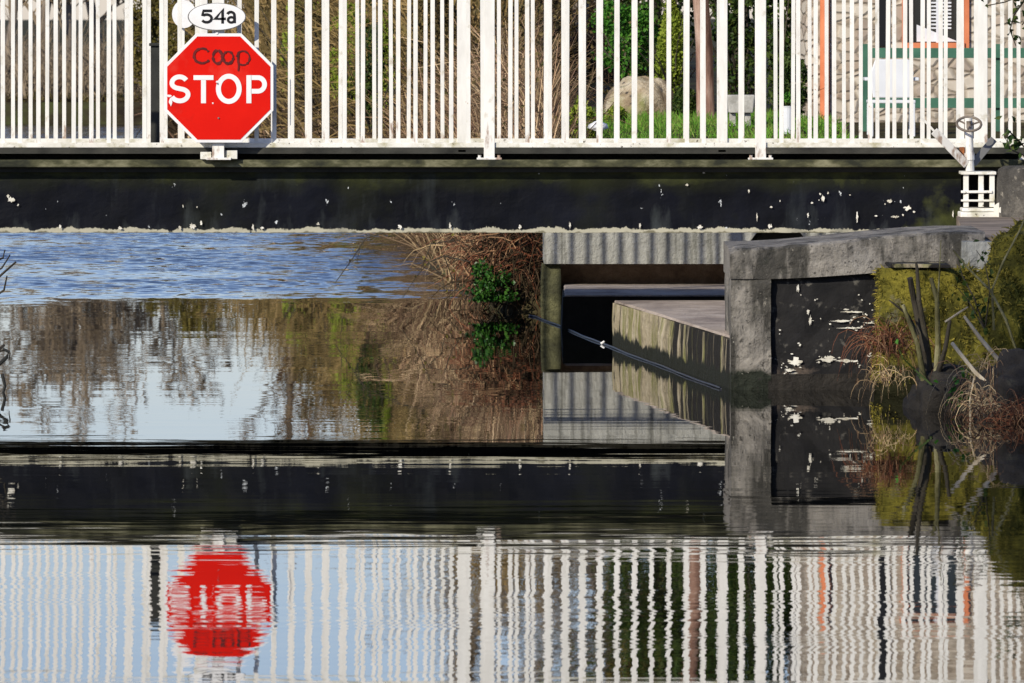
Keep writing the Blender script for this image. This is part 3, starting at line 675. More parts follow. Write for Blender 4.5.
mb = rough_prism([(X(882, D2), D2+.02), (X(920, D2), D2-.05), (X(957, D2), D2+.03), (X(960, D2), D2+.8), (X(882, D2), D2+.8)], -.3, .700, .028, .034)
mb.build('moss', M['moss'], mp_, smooth=True); tufts_on(mb, 9000, .026, M['mossblade'], mp_)
rough_prism([(X(890, D2), D2-.02), (X(951, D2), D2-.02), (X(951, D2), D2+.8), (X(890, D2), D2+.8)], .725, Z(265, D2), .05, .012).build('cap_stone', M['slab'], mp_)
for i, (px, py, D, r, lab) in enumerate((
        (1003, 345, 46.2, (.22, .34, .36), 'round mossy rock behind the straw on the right bank'),
        (968, 335, 48.0, (.17, .3, .34), 'dark mossy rock between the pillar and the round rock'),
        (1066, 306, 46.6, (.46, .5, .48), 'large moss mound high on the right bank'),
        (960, 400, 46.3, (.30, .34, .20), 'low dark rock at the waterline of the right bank'),
        (1030, 405, 45.3, (.30, .4, .28), 'dark rock beneath the straw at the water'))):
    t = thing('mossy_rock', (X(px, D), D, 0), lab, 'rock')
    mb = lump(at(px, py, D), r, i*2.7+1, .25, 4)
    mb.build('rock', M['moss'] if i < 3 else M['wetrock'], t, smooth=True)
    tufts_on(mb, (6500, 3000, 9000, 0, 0)[i], .034, M['mossblade'], t)
tag(recentre(rough_prism([(X(960, 48.6), 48.35), (X(990, 48.6), 48.35), (X(990, 48.6), 49.0), (X(960, 48.6), 49.0)], .6, Z(241, 48.6), .05, .01).build('pale_stone', M['conc_pale'])), 'small pale squared stone lying behind the mossy rocks', 'stone')
# cut stump with pruned stems
DS = 46.2
st = thing('pruned_stump', (X(922, DS), DS, .1), 'pruned stump of upright cut stems in front of the mossy pillar', 'stump')
def stem(pts, r, m, name='stem', w=None, parent=st):
    MB().tube([at(p_[0], p_[1], DS+(p_[2] if len(p_) > 2 else 0)) for p_ in pts], [q_*.58 for q_ in r], 9).build(name, m, parent, smooth=False)
stem([(930, 392, .1), (925, 350), (914, 300), (910, 278, -.05)], [.050, .036, .030, .028], M['bark_dark'])
stem([(930, 390, .05), (928, 350), (919, 300, -.1), (917, 268, -.1), (916, 262, -.1)], [.042, .030, .024, .016, .012], M['bark_dark'])
stem([(936, 392), (938, 345), (937, 300, -.1), (931, 278, -.1)], [.040, .030, .023, .020], M['bark_moss'])
stem([(926, 392), (918, 345, -.1), (903, 305, -.15)], [.038, .024, .018], M['bark_moss'])
stem([(918, 335, -.1), (908, 315, -.1), (893, 303, -.15), (889, 300, -.15)], [.020, .014, .010, .006], M['bark_dark'])
stem([(932, 392), (945, 350, -.1), (950, 320, -.1)], [.034, .024, .018], M['bark_dark'])
stem([(936, 330), (938, 300, -.1), (940, 262, -.2), (941, 240, -.2)], [.014, .010, .007, .004], M['bark_moss'], 'shoot')
# rust coloured and straw grass tufts
def tuft(px, py, D, n, ln, m, lab, cat='grass tuft', spread=.10, w=.006, droop=1.0, up=.4, name='grass_tuft'):
    mb = MB(); c = at(px, py, D)
    for _ in range(n):
        p = c+Vector((random.gauss(0, spread), random.gauss(0, spread), random.gauss(0, spread*.4)))
        mb.strand(p, (random.gauss(0, .6), random.gauss(-.2, .5), up+random.random()), ln*random.uniform(.4, 1.2), w*random.uniform(.6, 1.4), droop, 6, .12)
    return tag(recentre(mb.build(name, m)), lab, cat)
tuft(888, 348, 46.6, 170, .34, M['twig_red'], 'rusty dry grass hanging between the black panel and the pillar', spread=.06, w=.006, droop=1.6, up=.1)
tuft(1008, 385, 45.4, 260, .38, M['straw'], 'bleached straw tuft drooping into the water at right', spread=.11, w=.006, droop=1.5, up=.2)
tuft(990, 405, 45.0, 90, .26, M['straw'], 'small straw tuft left of the large one at the water', spread=.07, w=.005, droop=1.6, up=.1)
tuft(1020, 420, 44.7, 200, .32, M['twig_red'], 'russet grass low at the right waterline', spread=.12, w=.005, droop=1.5, up=.1)
tuft(893, 380, 46.4, 50, .24, M['straw'], 'thin straw tuft at the foot of the mossy pillar', spread=.07, w=.004, droop=1.6, up=.1)
def stalk(pts, r, m, lab, D, name='dry_stalk', cat='stalk'):
    o = MB().tube([at(a, b, D+c) for a, b, c in pts], r, 6).build(name, m); return tag(recentre(o), lab, cat)
M['pale_stick'] = mat('pale_stick', [(.3, (.34, .27, .17)), (.7, (.62, .54, .40))], 20, stretch=(1, 1, .3))
stalk([(952, 343, 0), (975, 372, -.1), (1000, 395, -.2), (1026, 420, -.3)], [.011, .012, .011, .010], M['pale_stick'], 'long pale stick slanting down from the stump to the right', 45.3)
stalk([(964, 316, 0), (980, 338, 0), (1000, 362, 0), (1012, 372, 0)], [.008, .012, .013, .008], M['pale_stick'], 'thick pale stalk leaning over the round mossy rock', 45.5)
stalk([(945, 322, 0), (960, 312, 0), (968, 307, 0)], [.006, .006, .004], M['pale_stick'], 'short pale twig pointing up beside the stump', 45.5)
stalk([(971, 440, 0), (970, 400, 0), (974, 378, 0)], [.006, .006, .004], M['pale_stick'], 'upright pale stalk standing in the water by the straw', 45.2)
stalk([(953, 250, 0), (968, 268, 0), (990, 290, -.1), (1006, 320, -.1), (1016, 350, -.1)], [.005, .006, .007, .008, .007], M['bark_moss'], 'long thin arching cane over the mossy rocks', 45.4)
stalk([(994, 330, 0), (992, 290, 0), (1003, 262, 0), (1020, 230, 0), (1030, 205, 0)], [.008, .007, .006, .005, .004], M['bark_moss'], 'dark cane rising toward the bollard at right', 45.6)
# brambles with a few leaves on the right bank
def sprig(name, lab, cat, D, canes, nleaf, m, lm, size=.05, group=None):
    t = thing(name, at(*canes[0][0][0], D), lab, cat, group)
    mb = MB(); lf = MB()
    for cpts, r in canes:
        P = [at(a, b, D+random.uniform(-.1, .1)) for a, b in cpts]
        mb.tube(P, [r*(1-.7*i/(len(P)-1)) for i in range(len(P))], 5)
        for _ in range(nleaf):
            i = random.randrange(len(P)-1); f = random.random(); p = P[i].lerp(P[i+1], f)
            lf.leaf(p+Vector((random.gauss(0, .02), random.gauss(0, .02), random.gauss(0, .02))), size*random.uniform(.6, 1.2), .75)
    mb.build('stem', m, t); lf.build('leaves', lm, t); return t
sprig('bramble', 'green leaved bramble trailing beside the pale cap stone', 'bramble', 45.9,
      [([(985, 330), (975, 300), (962, 275), (958, 258)], .006), ([(985, 330), (968, 300), (955, 285)], .005), ([(985, 330), (990, 290), (985, 262), (976, 250)], .005)], 16, M['bark_dark'], M['leaf_dark'], .045)
sprig('bramble', 'bright green leaves low between the stump and the straw', 'bramble', 45.4,
      [([(955, 410), (960, 385), (966, 365)], .005), ([(955, 412), (968, 395), (975, 388)], .004), ([(950, 410), (952, 392), (958, 376)], .004)], 12, M['bark_dark'], M['leaf_green'], .045)
sprig('bramble', 'thin green shoot lying across the rusty grass', 'bramble', 45.9,
      [([(932, 385), (915, 370), (903, 358), (899, 350)], .007)], 3, M['leaf_dark'], M['leaf_green'], .04)
# leafy branch hanging in at the top right, nearer than the bridge
DB = 49
t = thing('leafy_branch', at(1060, -20, DB), 'dark leafy branch hanging in at the top right before the railings', 'branch')
mb = MB(); lf = MB()
for cpts in ([(1060, -20), (1030, -8), (1005, 2), (985, 6)], [(1030, -8), (1014, 15), (1010, 30), (1016, 46)], [(1060, 0), (1035, 8), (1022, 25)], [(1060, 0), (1040, -6), (1010, -14), (990, -8)], [(1050, 180), (1030, 158), (1012, 150), (1004, 136), (1009, 118)], [(1040, 165), (1020, 142), (1006, 128)]):
    P = [at(a, b, DB+random.uniform(-.15, .15)) for a, b in cpts]; mb.tube(P, [.007-.0014*i for i in range(len(P))], 5)
    for _ in range(17):
        i = random.randrange(len(P)-1); p = P[i].lerp(P[i+1], random.random())
        lf.leaf(p+Vector((random.gauss(0, .025), random.gauss(0, .03), random.gauss(0, .025))), .065*random.uniform(.6, 1.2), .6)
mb.build('twig', M['bark_dark'], t); lf.build('leaves', M['leaf_dark'], t)
# twigs at the left edge of the picture
t = thing('bare_shrub', (X(-40, 50), 50, 0), 'bare dark twigs reaching in at the left edge over the water', 'shrub')
mb = MB()
for cpts in ([(-60, 300), (-20, 280), (2, 268), (10, 255)], [(-20, 280), (0, 276), (16, 262)], [(-60, 330), (-10, 300), (4, 290), (7, 276)], [(-40, 250), (-8, 262), (3, 258), (5, 250)], [(-30, 380), (-4, 352), (6, 350), (10, 353), (9, 360)], [(-4, 352), (4, 345)]):
    P = [at(a, b, 49+random.uniform(-.1, .1)) for a, b in cpts]; mb.tube(P, [.010-.0018*i for i in range(len(P))], 5)
mb.build('twig', M['bark_dark'], t)
# mooring hook at the left edge
t = thing('mooring_hook', at(-8, 383, 48.6), 'dark bent iron hook standing at the waterline on the left edge', 'hook')
MB().tube([at(-10, 383, 48.6), at(-3, 366, 48.6), at(7, 357, 48.6), at(9, 352, 48.6), at(3, 349, 48.6)], [.013, .013, .012, .011, .009], 7).build('hook', M['dark_steel'], t)
MB().tube([at(1, 400, 48.2), at(5, 386, 48.2), at(2, 374, 48.2)], .01, 6).build('spike', M['dark_steel'], t)

# ------------------------------------------------------------------ the overgrown bank behind the bridge
def band(d, k): return Vector((pl(RB, d)+k, d, ground_z(pl(RB, d)+k, d)))
def thicket(name, d0, d1, n, k0, k1, h0, h1, w, m, lab, cat, kind=None, vert=.35, n_leaf=0, lm=None, dist=1.0, zlow=0, pmax=562):
    mb = MB(); lf = MB()
    for _ in range(n):
        d = d0+(d1-d0)*random.random()**dist; k = random.uniform(k0, k1); p = band(d, k)
        if 512+p.x*F/d > (pmax if d < 72 or d > 93 else min(pmax, 522)): continue
        hh = (h0+(h1-h0)*(d-d0)/(d1-d0))*(.75+.35*mnoise.noise(Vector((p.x*.8, p.y*.35, 2))))
        if zlow: p.z += random.random()**1.5*zlow*hh
        L_ = hh*random.uniform(.35, 1)
        mb.strand(p-Vector((0, 0, .05)), (random.gauss(0, vert), random.gauss(0, vert), 1), L_, w*random.uniform(.6, 1.5)*(1+(d-62)/70), random.uniform(0, 1.1), 4, .14)
    for _ in range(n_leaf):
        d = d0+(d1-d0)*random.random(); p = band(d, random.uniform(k0, k1)); p.z += random.uniform(.05, h1*.9)
        if 512+p.x*F/d > pmax: continue
        lf.leaf(p, random.uniform(.03, .06), .7)
    o = mb.build(name, m); tag(o, lab, cat, None, kind)
    if n_leaf: lf.build('leaves', lm, o)
    return o
thicket('dark_thicket', 80, 146, 20000, .2, 3.4, 1.8, 2.2, .020, M['twig_dark'], 'dark brown thicket behind the middle of the railings', 'thicket', 'stuff', n_leaf=16000, lm=M['leaf_brown'], pmax=640)
thicket('brown_thicket', 63, 84, 8000, .1, 2.2, 1.1, 1.9, .012, M['twig_mix'], 'brown thicket of stalks growing along the canal bank', 'thicket', 'stuff', n_leaf=2500, lm=M['leaf_brown'])
thicket('tan_reeds', 63.5, 92, 6500, .2, 3.2, 1.6, 2.2, .011, M['twig_tan'], 'pale tan reed stalks standing behind the central railing post', 'reeds', 'stuff', vert=.16, dist=.8, pmax=556)
thicket('tall_scrub', 84, 138, 26000, .3, 4.5, 3.0, 2.1, .018, M['twig_gold'], 'tall warm brown scrub rising behind the dark thicket', 'scrub', 'stuff', n_leaf=9000, lm=M['leaf_olive'], zlow=.9, pmax=520)
thicket('light_stalks', 82, 140, 700, .0, 1.0, 1.4, 2.0, .016, M['twig_tan'], 'scattered pale stalks on the front of the dark thicket', 'stalks', 'stuff', vert=.4)
# russet canes hanging over the water at the wall
mb = MB()
for _ in range(1000):
    D = random.uniform(61.2, 64.5); px = random.triangular(462, 541, 538); py = random.uniform(215, 285)
    p = at(px, py, D); mb.strand(p, (random.gauss(-.35, .7), random.gauss(-.3, .4), random.gauss(.1, .6)), random.uniform(.15, .6), random.uniform(.005, .012), .5, 6, .24)
tag(recentre(mb.build('bramble_canes', M['twig_red'])), 'russet bramble canes tangled over the water beside the abutment', 'bramble')
mb = MB()
for _ in range(110):
    D = random.uniform(62, 65); px = random.triangular(432, 505, 485); py = random.uniform(212, 262)
    p = at(px, py, D); mb.strand(p, (random.gauss(-.3, .7), random.gauss(-.3, .3), random.gauss(0, .5)), random.uniform(.12, .45), random.uniform(.004, .009), .6, 6, .26)
tag(recentre(mb.build('dry_grass', M['straw'])), 'sparse pale dry grass tangled left of the russet canes', 'grass tuft')
mb = MB(); rt = MB()
for _ in range(1100):
    D = random.uniform(61.3, 64.0); p = at(random.triangular(468, 541, 541), 0, D); p.z = random.uniform(-.05, .6)
    rt.strand(p, (random.gauss(0, .5), random.gauss(-.3, .3), random.gauss(.1, .5)), random.uniform(.15, .45), random.uniform(.010, .02), .5, 4, .2)
tag(recentre(rt.build('tangled_roots', M['twig_dark'])), 'dark tangled roots at the foot of the bank by the abutment', 'roots')
t = thing('ivy_bush', at(492, 306, 61.4), 'bright green ivy bush at the waterline beneath the russet canes', 'ivy')
lf = MB(); sm_ = MB()
for _ in range(2300):
    lx, ly, lr = random.choice(((490, 280, .10), (499, 292, .13), (484, 296, .09), (506, 302, .08), (492, 301, .11), (482, 270, .06)))
    p = at(lx, ly, 61.3)+Vector((random.gauss(0, lr*.55), random.uniform(-.2, .2), random.gauss(0, lr*.5)))
    if mnoise.noise(p*11) < -.12 or p.z < .055: continue
    lf.leaf(p, random.uniform(.022, .042), .85)
for _ in range(30): sm_.strand(at(495, 308, 61.6), (random.gauss(0, .6), random.gauss(0, .3), 1), .3, .007, .2)
lf.build('leaves', M['leaf_ivy'], t); sm_.build('stem', M['bark_dark'], t)
# thin bramble shoots reaching left over the water
t = thing('bramble_shoot', at(440, 245, 61.0), 'long thin bramble shoot dangling over the open water', 'bramble')
mb = MB(); lf = MB()
for cpts, r in (([(470, 262), (445, 256), (428, 262), (416, 278), (402, 298)], .006), ([(455, 240), (432, 244), (424, 262), (420, 270)], .005), ([(425, 215), (385, 232), (366, 238), (350, 262), (336, 282)], .007), ([(366, 238), (360, 246), (358, 262)], .004), ([(445, 256), (450, 274), (460, 290)], .004), ([(428, 262), (441, 276), (444, 292)], .004)):
    P = [at(a+random.uniform(-1, 1), b, 61.0) for a, b in cpts]; mb.tube(P, [r*(1-.16*i) for i in range(len(P))], 5)
    for i in range(len(P)-1):
        for f in (.2, .5, .8):
            p = P[i].lerp(P[i+1], f); mb.strand(p, (random.gauss(0, 1), 0, random.gauss(0, 1)), .05, .004, 0, 2)
    for _ in range(5): lf.leaf(P[random.randrange(len(P))]+Vector((random.gauss(0, .03), 0, random.gauss(0, .03))), .035, .6)
mb.build('stem', M['bark_dark'], t); lf.build('leaves', M['leaf_olive'], t)

# far bank where the canal bends away
def far_scrub():
    mb = MB()
    for _ in range(9000):
        d = random.uniform(172, 186); xx = random.uniform(-20, 1.5); z = ground_z(xx, d)
        if z < -.02: continue
        hh = 2.4*(.7+.6*mnoise.noise(Vector((xx*.5, d*.2, 8))))
        mb.strand((xx, d, z), (random.gauss(0, .3), random.gauss(0, .3), 1), hh*random.uniform(.3, 1), random.uniform(.02, .05), .4, 3, .2)
    tag(mb.build('far_scrub', M['twig_grey']), 'grey brown scrub on the far bank beyond the left railings', 'scrub', None, 'stuff')
far_scrub()
mb = MB()
for _ in range(5000):
    xx = random.uniform(-16, -4); mb.strand((xx, 171+random.random()*.5, random.uniform(-.05, .42)), (random.gauss(0, .6), random.gauss(-.3, .3), random.gauss(0, .4)), random.uniform(.2, .5), .05, .6, 3, .3)
tag(mb.build('bank_shade_roots', M['twig_dark']), 'dark strands for bank shade and roots along the foot of the far bank', 'roots', None, 'stuff')  # dark band of strands stands in for shade under the bank edge
mb = MB()
for _ in range(6000):
    xx = random.uniform(-16, -1); d = 171+random.random()*6
    z = ground_z(xx, d)
    if z < 0: continue
    mb.strand((xx, d, z-.02), (random.gauss(0, .3), random.gauss(-.2, .3), 1), random.uniform(.1, .3), .02, .6, 2, .2)
tag(mb.build('bank_grass', M['leaf_olive']), 'olive grass along the far bank', 'grass', None, 'stuff')

# ------------------------------------------------------------------ trees
def tree(name, lab, base, h, r0, m_bark, m_twig, spread=.5, levels=4, group=None, leaf=None, nleaf=0, lsize=.1, lean=0, first=.3, tw=.010, twob=.10):
    t = thing(name, base, lab, 'tree', group)
    tr = MB(); cr = MB(); tips = []
    def grow(p, d, L_, r, lev, mb):
        seg = 5; pts = [p.copy()]; rr = [r]; q_ = p.copy()
        for i in range(seg):
            w_ = twob if lev == 0 else .10; d = (d+Vector((random.gauss(0, w_), random.gauss(0, w_), random.gauss(.03, .07)))).normalized(); q_ = q_+d*L_/seg; pts.append(q_.copy()); rr.append(r*(1-.55*(i+1)/seg))
        mb.tube(pts, rr, 8 if lev == 0 else (5 if lev == 1 else 3), cap=lev == 0)
        if lev >= levels: tips.append(pts[-1]); return
        nb = (9, 6, 6, 5, 4)[lev]
        for b in range(nb):
            f = first+(1-first)*(b+random.random()*.7)/nb if lev == 0 else .25+.75*(b+random.random()*.7)/nb
            i = min(seg-1, int(f*seg)); p2 = pts[i].lerp(pts[i+1], f*seg-i)
            ax = Vector((random.gauss(0, 1), random.gauss(0, 1), random.gauss(0, .5))).normalized()
            nd = (d*(1-spread)+ax*spread*1.3+Vector((0, 0, .22))).normalized()
            grow(p2, nd, L_*random.uniform(.34, .56)*(1.05 if lev else .8), max(tw*.5, rr[i]*.5), lev+1, cr)
    grow(Vector(base), Vector((lean, 0, 1)), h*.72, r0, 0, tr)
    tr.build('trunk', m_bark, t, smooth=True); cr.build('crown', m_twig, t)
    if leaf:
        lf = MB()
        for _ in range(nleaf):
            p = random.choice(tips)+Vector((random.gauss(0, lsize*1.6), random.gauss(0, lsize*1.6), random.gauss(0, lsize*1.3))); lf.leaf(p, lsize*random.uniform(.6, 1.2))
        lf.build('foliage', leaf, t)
    return t
def treeat(px, D, h, r0, lab, m1='bark_grey', m2='twig_grey', **k):
    xx = X(px, D); random.seed(int(px*7+D)); return tree('bare_tree', lab, (xx, D, ground_z(xx, D)-.1), h, r0, M[m1], M[m2], **k)
FT = 'bare trees in a row on the far bank beyond the left railings'
random.seed(44)
tree('ivy_tree', 'tall ivy clad tree on the left bank that throws dappled shade on the right bank', (-8.9, 28.3, .6), 14.6, .20, M['bark_dark'], M['twig_dark'], leaf=M['leaf_dark'], nleaf=4200, lsize=.15, first=.58, tw=.012, spread=.42)
L1 = ['bare tree on the far bank at the left edge of the picture', 'second bare tree from the left on the far bank', 'third bare tree from the left on the far bank',
      'fourth bare tree from the left on the far bank', 'bare tree on the far bank just left of the stop sign', 'small bare tree on the far bank behind the stop sign']
for (px, D, h, r0), lab in zip(((6, 179, 6.2, .12), (38, 183, 6.8, .15), (72, 178, 6.0, .10), (104, 182, 6.9, .14), (136, 179, 6.3, .12), (172, 182, 5.6, .10)), L1):
    treeat(px, D, h, r0, lab, group=FT, tw=.036)
for px, D, h, r0, lab, m2 in ((300, 128, 5.6, .10, 'bare tree rising from the dark thicket left of the centre', 'twig_mix'), (375, 112, 4.8, .09, 'slender bare tree in the dark thicket', 'twig_mix'),
                      (425, 98, 4.6, .08, 'thin bare tree behind the reeds left of the central post', 'twig_mix'), (520, 96, 6.0, .10, 'tall bare tree behind the reeds right of the central post', 'twig_grey'),
                      (575, 94, 6.4, .11, 'tall bare tree behind the boulder mound', 'twig_grey'), (625, 99, 5.6, .09, 'bare tree behind the conical shrub', 'twig_grey'), (480, 104, 5.0, .08, 'bare tree between the two rail posts at the centre', 'twig_grey')):
    treeat(px, D, h, r0, lab, m2=m2, tw=.014)
# evergreen shrubs and hedge plants
def leafy(name, lab, cat, px, D, z0, rx, rz, n, lm, size, cone=False, hole=-.2, bark='bark_dark', freq=3):
    xx = X(px, D); base = Vector((xx, D, z0)); t = thing(name, base, lab, cat); lf = MB(); stt = MB()
    for _ in range(n):
        while True:
            p = Vector((random.uniform(-1, 1), random.uniform(-1, 1), random.uniform(-1, 1)))
            if p.length < 1: break
        p = p*(.75+.25*random.random())/max(.45, p.length)*p.length**.5 if p.length > 0 else p
        if cone:
            u = (p.z+1)/2; p = Vector((p.x*(1-u*.85), p.y*(1-u*.85), p.z))
        q_ = base+Vector((p.x*rx, p.y*rx, (p.z+1)*rz))
        if mnoise.noise(q_*freq) < hole: continue
        q_ += Vector((mnoise.noise(q_*freq+Vector((9, 0, 0))), 0, mnoise.noise(q_*freq+Vector((0, 9, 0)))))*rx*.3
        lf.leaf(q_, size*random.uniform(.6, 1.3))
    for _ in range(10): stt.strand(base, (random.gauss(0, .3), random.gauss(0, .3), 1), rz*1.6, .05*rx+.01, 0)
    lf.build('foliage', lm, t); stt.build('stem', M[bark], t); return t
leafy('evergreen_bush', 'tall dark evergreen bush right of the brown trunk', 'bush', 742, 81, 1.2, .42, 1.9, 6500, M['leaf_dark'], .075)
leafy('evergreen_bush', 'dark evergreen bush behind the conical lime shrub', 'bush', 650, 84, 1.1, .62, 1.9, 6500, M['leaf_dark'], .08)
leafy('conical_shrub', 'bright lime green conical shrub left of the brown trunk', 'shrub', 672, 79, 1.38, .22, .58, 3800, M['leaf_lime'], .045, cone=True)
leafy('clipped_shrub', 'small round dark clipped shrub between the boulder and the brown trunk', 'shrub', 684, 77.5, 1.22, .13, .17, 1600, M['leaf_dark'], .035)
leafy('green_bush', 'low bright green bush left of the boulder mound', 'bush', 583, 66, 1.02, .115, .27, 3600, M['leaf_lime'], .045)
leafy('lime_plant', 'small lime plant in front of the boulder mound', 'plant', 617, 74, 1.1, .11, .16, 1500, M['leaf_lime'], .035)
leafy('green_bush', 'dense green bush above the boulder mound', 'bush', 622, 82, 1.6, .40, .42, 3200, M['leaf_green'], .055)
leafy('yellow_bush', 'yellow green bush on the bank just left of the stop sign', 'bush', 152, 141, .8, .42, 1.1, 4500, M['leaf_olive'], .09)
leafy('yellow_bush', 'yellow green bush on the bank behind the stop sign', 'bush', 200, 136, .8, .75, 1.25, 5500, M['leaf_olive'], .09)
leafy('green_bush', 'small green bush in the dark thicket behind the railings', 'bush', 370, 108, .6, .35, .5, 1500, M['leaf_lime'], .07)
leafy('green_bush', 'tall olive green bush in the dark thicket', 'bush', 305, 118, .9, .4, .9, 2200, M['leaf_lime'], .07)
leafy('evergreen_bush', 'dark evergreen bush between the brown trunk and the house corner', 'bush', 782, 80, 1.1, .26, 1.7, 7000, M['leaf_dark'], .065)
leafy('laurel_bush', 'low dark laurel beside the brown house wall opening', 'bush', 792, 75, 1.2, .16, .35, 1800, M['leaf_dark'], .05)
leafy('lime_shrub', 'narrow yellow green shrub in the scrub left of the central railing post', 'shrub', 386, 91, 1.0, .20, .85, 3000, M['leaf_lime'], .045, cone=True)
leafy('lime_shrub', 'wider olive green shrub in the scrub behind the middle railing', 'shrub', 352, 99, 1.0, .34, .75, 2600, M['leaf_lime'], .05)
leafy('dark_shrub', 'dark shrub in the scrub right of the stop sign', 'shrub', 318, 106, 1.0, .42, 1.1, 3200, M['leaf_brown'], .06)
leafy('dark_shrub', 'dark shrub in the scrub beside the central railing post', 'shrub', 432, 84, 1.0, .30, .95, 3200, M['leaf_brown'], .05)
leafy('dark_shrub', 'dark evergreen shrub in the scrub midway between sign and central post', 'shrub', 370, 86, 1.0, .16, .75, 1800, M['leaf_dark'], .05)
# tree with the brown trunk
DT = 77
random.seed(5)
tree('garden_tree', 'garden tree with a pinkish brown trunk behind the railing post', (X(706, DT), DT, 1.1), 6.0, .090, M['bark_pink'], M['twig_mix'], twob=.02, leaf=M['leaf_olive'], nleaf=3500, lsize=.09, first=.62, tw=.012)
random.seed(15)
tree('garden_tree', 'slim second garden tree with olive leaves beside the brown trunk', (X(655, 86), 86, 1.1), 5.4, .09, M['bark_dark'], M['twig_dark'], leaf=M['leaf_olive'], nleaf=5200, lsize=.10, first=.45, tw=.012)
random.seed(16)
tree('garden_tree', 'leafy evergreen tree between the brown trunk and the house', (X(748, 84), 84, 1.1), 5.4, .10, M['bark_dark'], M['twig_dark'], leaf=M['leaf_dark'], nleaf=6500, lsize=.10, first=.35, tw=.012)
# lawn blades
mb = MB()
for _ in range(14000):
    xx = random.uniform(.35, 3.0); d = random.uniform(66, 80)
    if mnoise.noise(Vector((xx*2.2, d*.9, 4))) < -.18: continue
    mb.strand((xx, d, ground_z(xx, d)-.01), (random.gauss(0, .4), random.gauss(0, .4), 1), random.uniform(.04, .13), .013, .6, 2, .2)
tag(mb.build('lawn_grass', M['grass']), 'green grass of the garden beyond the bridge', 'grass', None, 'stuff')
# boulder mound, lamp, trough, pot
t = thing('boulder_mound', (X(640, 79), 79, 1.15), 'large rounded brown boulder with a mossy crown in the garden', 'boulder')
mb = lump((X(641, 78.4), 78.4, 1.22), (.39, .42, .42), 6.2, .12, 4, e=1); mb.build('boulder', M['boulder'], t, smooth=True)
DL = 65.8
t = thing('garden_lamp', (X(598, DL), DL, 1.0), 'small mushroom shaped white garden lamp on the grass', 'lamp')
MB().tube([(X(598, DL), DL, .98), (X(598, DL), DL, Z(128, DL))], .020, 8).build('stem', M['dark_steel'], t)
MB().tube([(X(598, DL), DL, Z(131, DL)), (X(598, DL), DL, Z(128, DL)), (X(598, DL), DL, Z(124, DL)), (X(598, DL), DL, Z(121, DL))], [.02, .088, .075, .02], 16).build('lamp_shade', M['plastic'], t, smooth=True)
DG = 74
t = thing('stone_trough', (X(741, DG), DG, 1.1), 'pale stone trough on two block feet under the evergreen bush', 'trough')
s_ = DG/F
MB().prism_y([(X(729, DG), Z(113, DG)), (X(753, DG), Z(113, DG)), (X(755, DG), Z(95, DG)), (X(727, DG), Z(95, DG))], DG, DG+.3).build('trough', M['trough'], t, bevel=.01)
for px in (733, 748): MB().box(X(px-3, DG), X(px+3, DG), DG+.05, DG+.25, 1.05, Z(113.3, DG)).build('foot', M['trough'], t, bevel=.006)
t = thing('plant_pot', (X(788, 72), 72, 1.1), 'small white plant pot in the shade left of the orange pipe', 'pot')
MB().tube([(X(788, 72), 72, 1.12), (X(788, 72), 72, Z(108, 72)), (X(788, 72), 72, Z(106, 72))], [.035, .055, .06], 16).build('pot', M['plastic'], t)
lf = MB()
for _ in range(80): lf.leaf((X(788, 72)+random.gauss(0, .03), 72+random.gauss(0, .03), Z(102, 72)+random.random()*.08), .04)
lf.build('plant', M['leaf_green'], t)

# ------------------------------------------------------------------ house
DH = 76
HS = thing('stone_house', (X(905, DH), DH, 1.1), 'cream rubble stone house with orange framed window behind the railings', 'house')
xa, xb = X(806, DH), 9.0; wx0, wx1, wz0, wz1 = X(902, DH), X(969, DH), Z(48, DH), 3.45; dx0, dx1, dz1 = X(874, DH), X(888, DH), 3.9
w = MB()
def wall(x0, x1, z0, z1): w.box(x0, x1, DH, DH+.4, z0, z1)
wall(xa, wx0, .5, 4.9); wall(wx1, xb, .5, 4.9); wall(wx0, wx1, .5, wz0); wall(wx0, wx1, wz1, 4.9)
w.box(xa, xa+.4, DH+.401, DH+5, .5, 4.9)
w.build('wall', M['rubble'], HS)
MB().prism_y([(xa-.15, 4.9), (xb+.2, 4.9), (xb+.2, 4.98), (xa-.15, 4.98)], DH-.25, DH+5).build('eaves', M['slate'], HS)
MB().add([(xa-.2, DH-.3, 4.985), (xb+.3, DH-.3, 4.985), (xb+.3, DH+2.7, 6.9), (xa-.2, DH+2.7, 6.9), (xa-.2, DH+5.6, 4.985), (xb+.3, DH+5.6, 4.985)], [(0, 1, 2, 3), (3, 2, 5, 4), (0, 3, 4), (1, 5, 2)]).build('roof', M['slate'], HS)
wf = MB(); f = .045
wf.box(wx0, wx0+f, DH-.03, DH+.1, wz0, wz1); wf.box(wx1-f, wx1, DH-.03, DH+.1, wz0, wz1); wf.box(wx0+f, wx1-f, DH-.03, DH+.1, wz1-f, wz1); wf.box(wx0+f, wx1-f, DH-.05, DH+.1, wz0, wz0+.05)
WN = wf.build('window', M['orange'], HS)
def hsub(mb, n, m):
    o = mb.build(n, m, None); o.data.transform(Matrix.Translation(-HS.location)); o.parent = WN; return o
hsub(MB().box(wx0+f, wx1-f, DH+.07, DH+.08, wz0+.05, wz1-f), 'pane', M['glass'])
mm = (wx0+wx1)/2+.02
hsub(MB().box(mm-.012, mm+.012, DH+.03, DH+.069, wz0+.05, wz1-f), 'glazing_bar', M['plastic'])
sl_ = MB(); z = wz0+.18
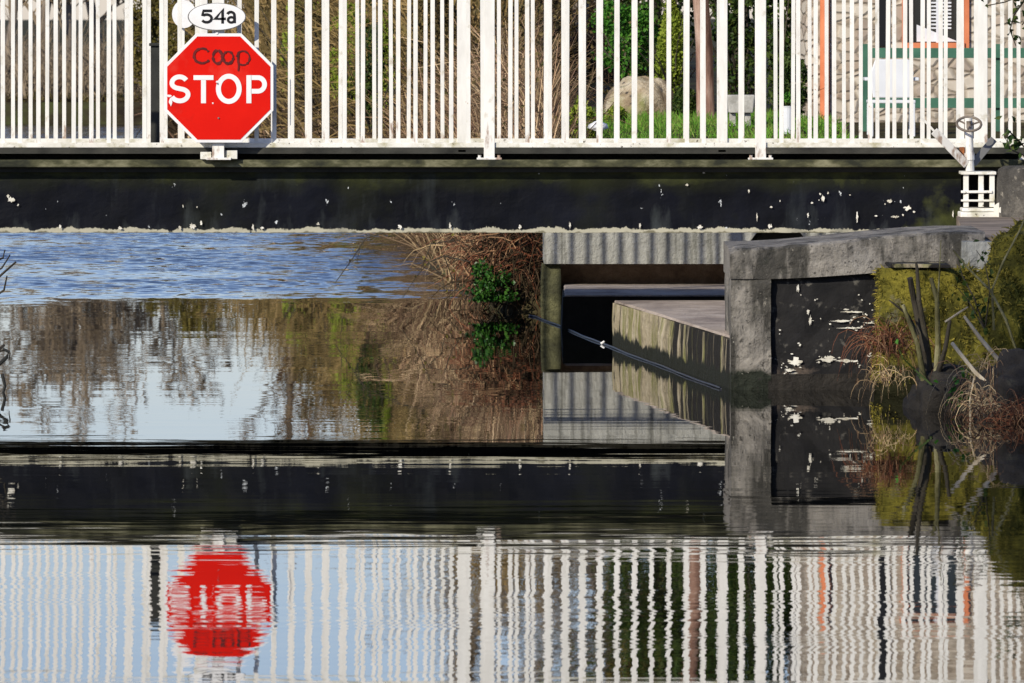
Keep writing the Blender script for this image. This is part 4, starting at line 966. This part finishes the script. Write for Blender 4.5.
while z < wz0+.9: sl_.box(mm-.06, mm+.13, DH+.035, DH+.05, z, z+.016); z += .034
hsub(sl_, 'blind', M['plastic'])
hsub(MB().prism_y([(wx0+.14, wz0+.06), (wx1-.1, wz0+.06), (wx0+.14, wz0+.22)], DH+.045, DH+.055), 'curtain', M['plastic'])
MB().tube([(X(824.5, DH), DH-.05, 1.05), (X(824.5, DH), DH-.05, 3.5)], .045, 12).build('downpipe', M['orange'], HS)['label'] = 'orange painted downpipe'
MB().box(X(876, DH), X(886, DH), DH-.06, DH-.002, Z(46, DH), 4.2).build('downpipe', M['black'], HS)['label'] = 'black downpipe'
# green timber fence before the house
DF = 72.5
t = thing('green_fence', (X(945, DF), DF, 1.1), 'green painted timber fence of two rails before the stone house', 'fence')
for py0, py1 in ((48, 58), (98, 108)): MB().box(X(870, DF), X(1090, DF), DF, DF+.03, Z(py1, DF), Z(py0, DF)).build('rail', M['greenpaint'], t, bevel=.003)
for px in (866, 1000, 1085): MB().box(X(px-4, DF), X(px+4, DF), DF+.032, DF+.10, .95, Z(44, DF)).build('post', M['greenpaint'], t, bevel=.003)
# white garden chair
DC = 71.5; sc_ = DC/F; cx_ = X(892, DC); seat = Z(100, DC); cc = Vector((cx_, DC, 1.06))
t = thing('garden_chair', cc, 'white plastic garden chair in front of the green fence', 'chair')
mb = MB().prism_y([(cx_-.17, seat+.02), (cx_+.17, seat+.02), (cx_+.19, seat+.24), (cx_+.15, seat+.36), (cx_-.15, seat+.36), (cx_-.19, seat+.24)], DC-.03, DC-.005)
mb.build('backrest', M['plastic'], t, bevel=.008)
MB().box(cx_-.21, cx_+.21, DC, DC+.4, seat-.03, seat).build('seat', M['plastic'], t, bevel=.008)
for sx in (-1, 1):
    for yy in (DC+.02, DC+.37): MB().box(cx_+sx*.185-.02, cx_+sx*.185+.02, yy-.02, yy+.02, 1.0, seat-.031).build('leg', M['plastic'], t, bevel=.004)
    MB().box(cx_+sx*.22-.02, cx_+sx*.22+.02, DC, DC+.36, seat+.17, seat+.2).build('armrest', M['plastic'], t, bevel=.006)
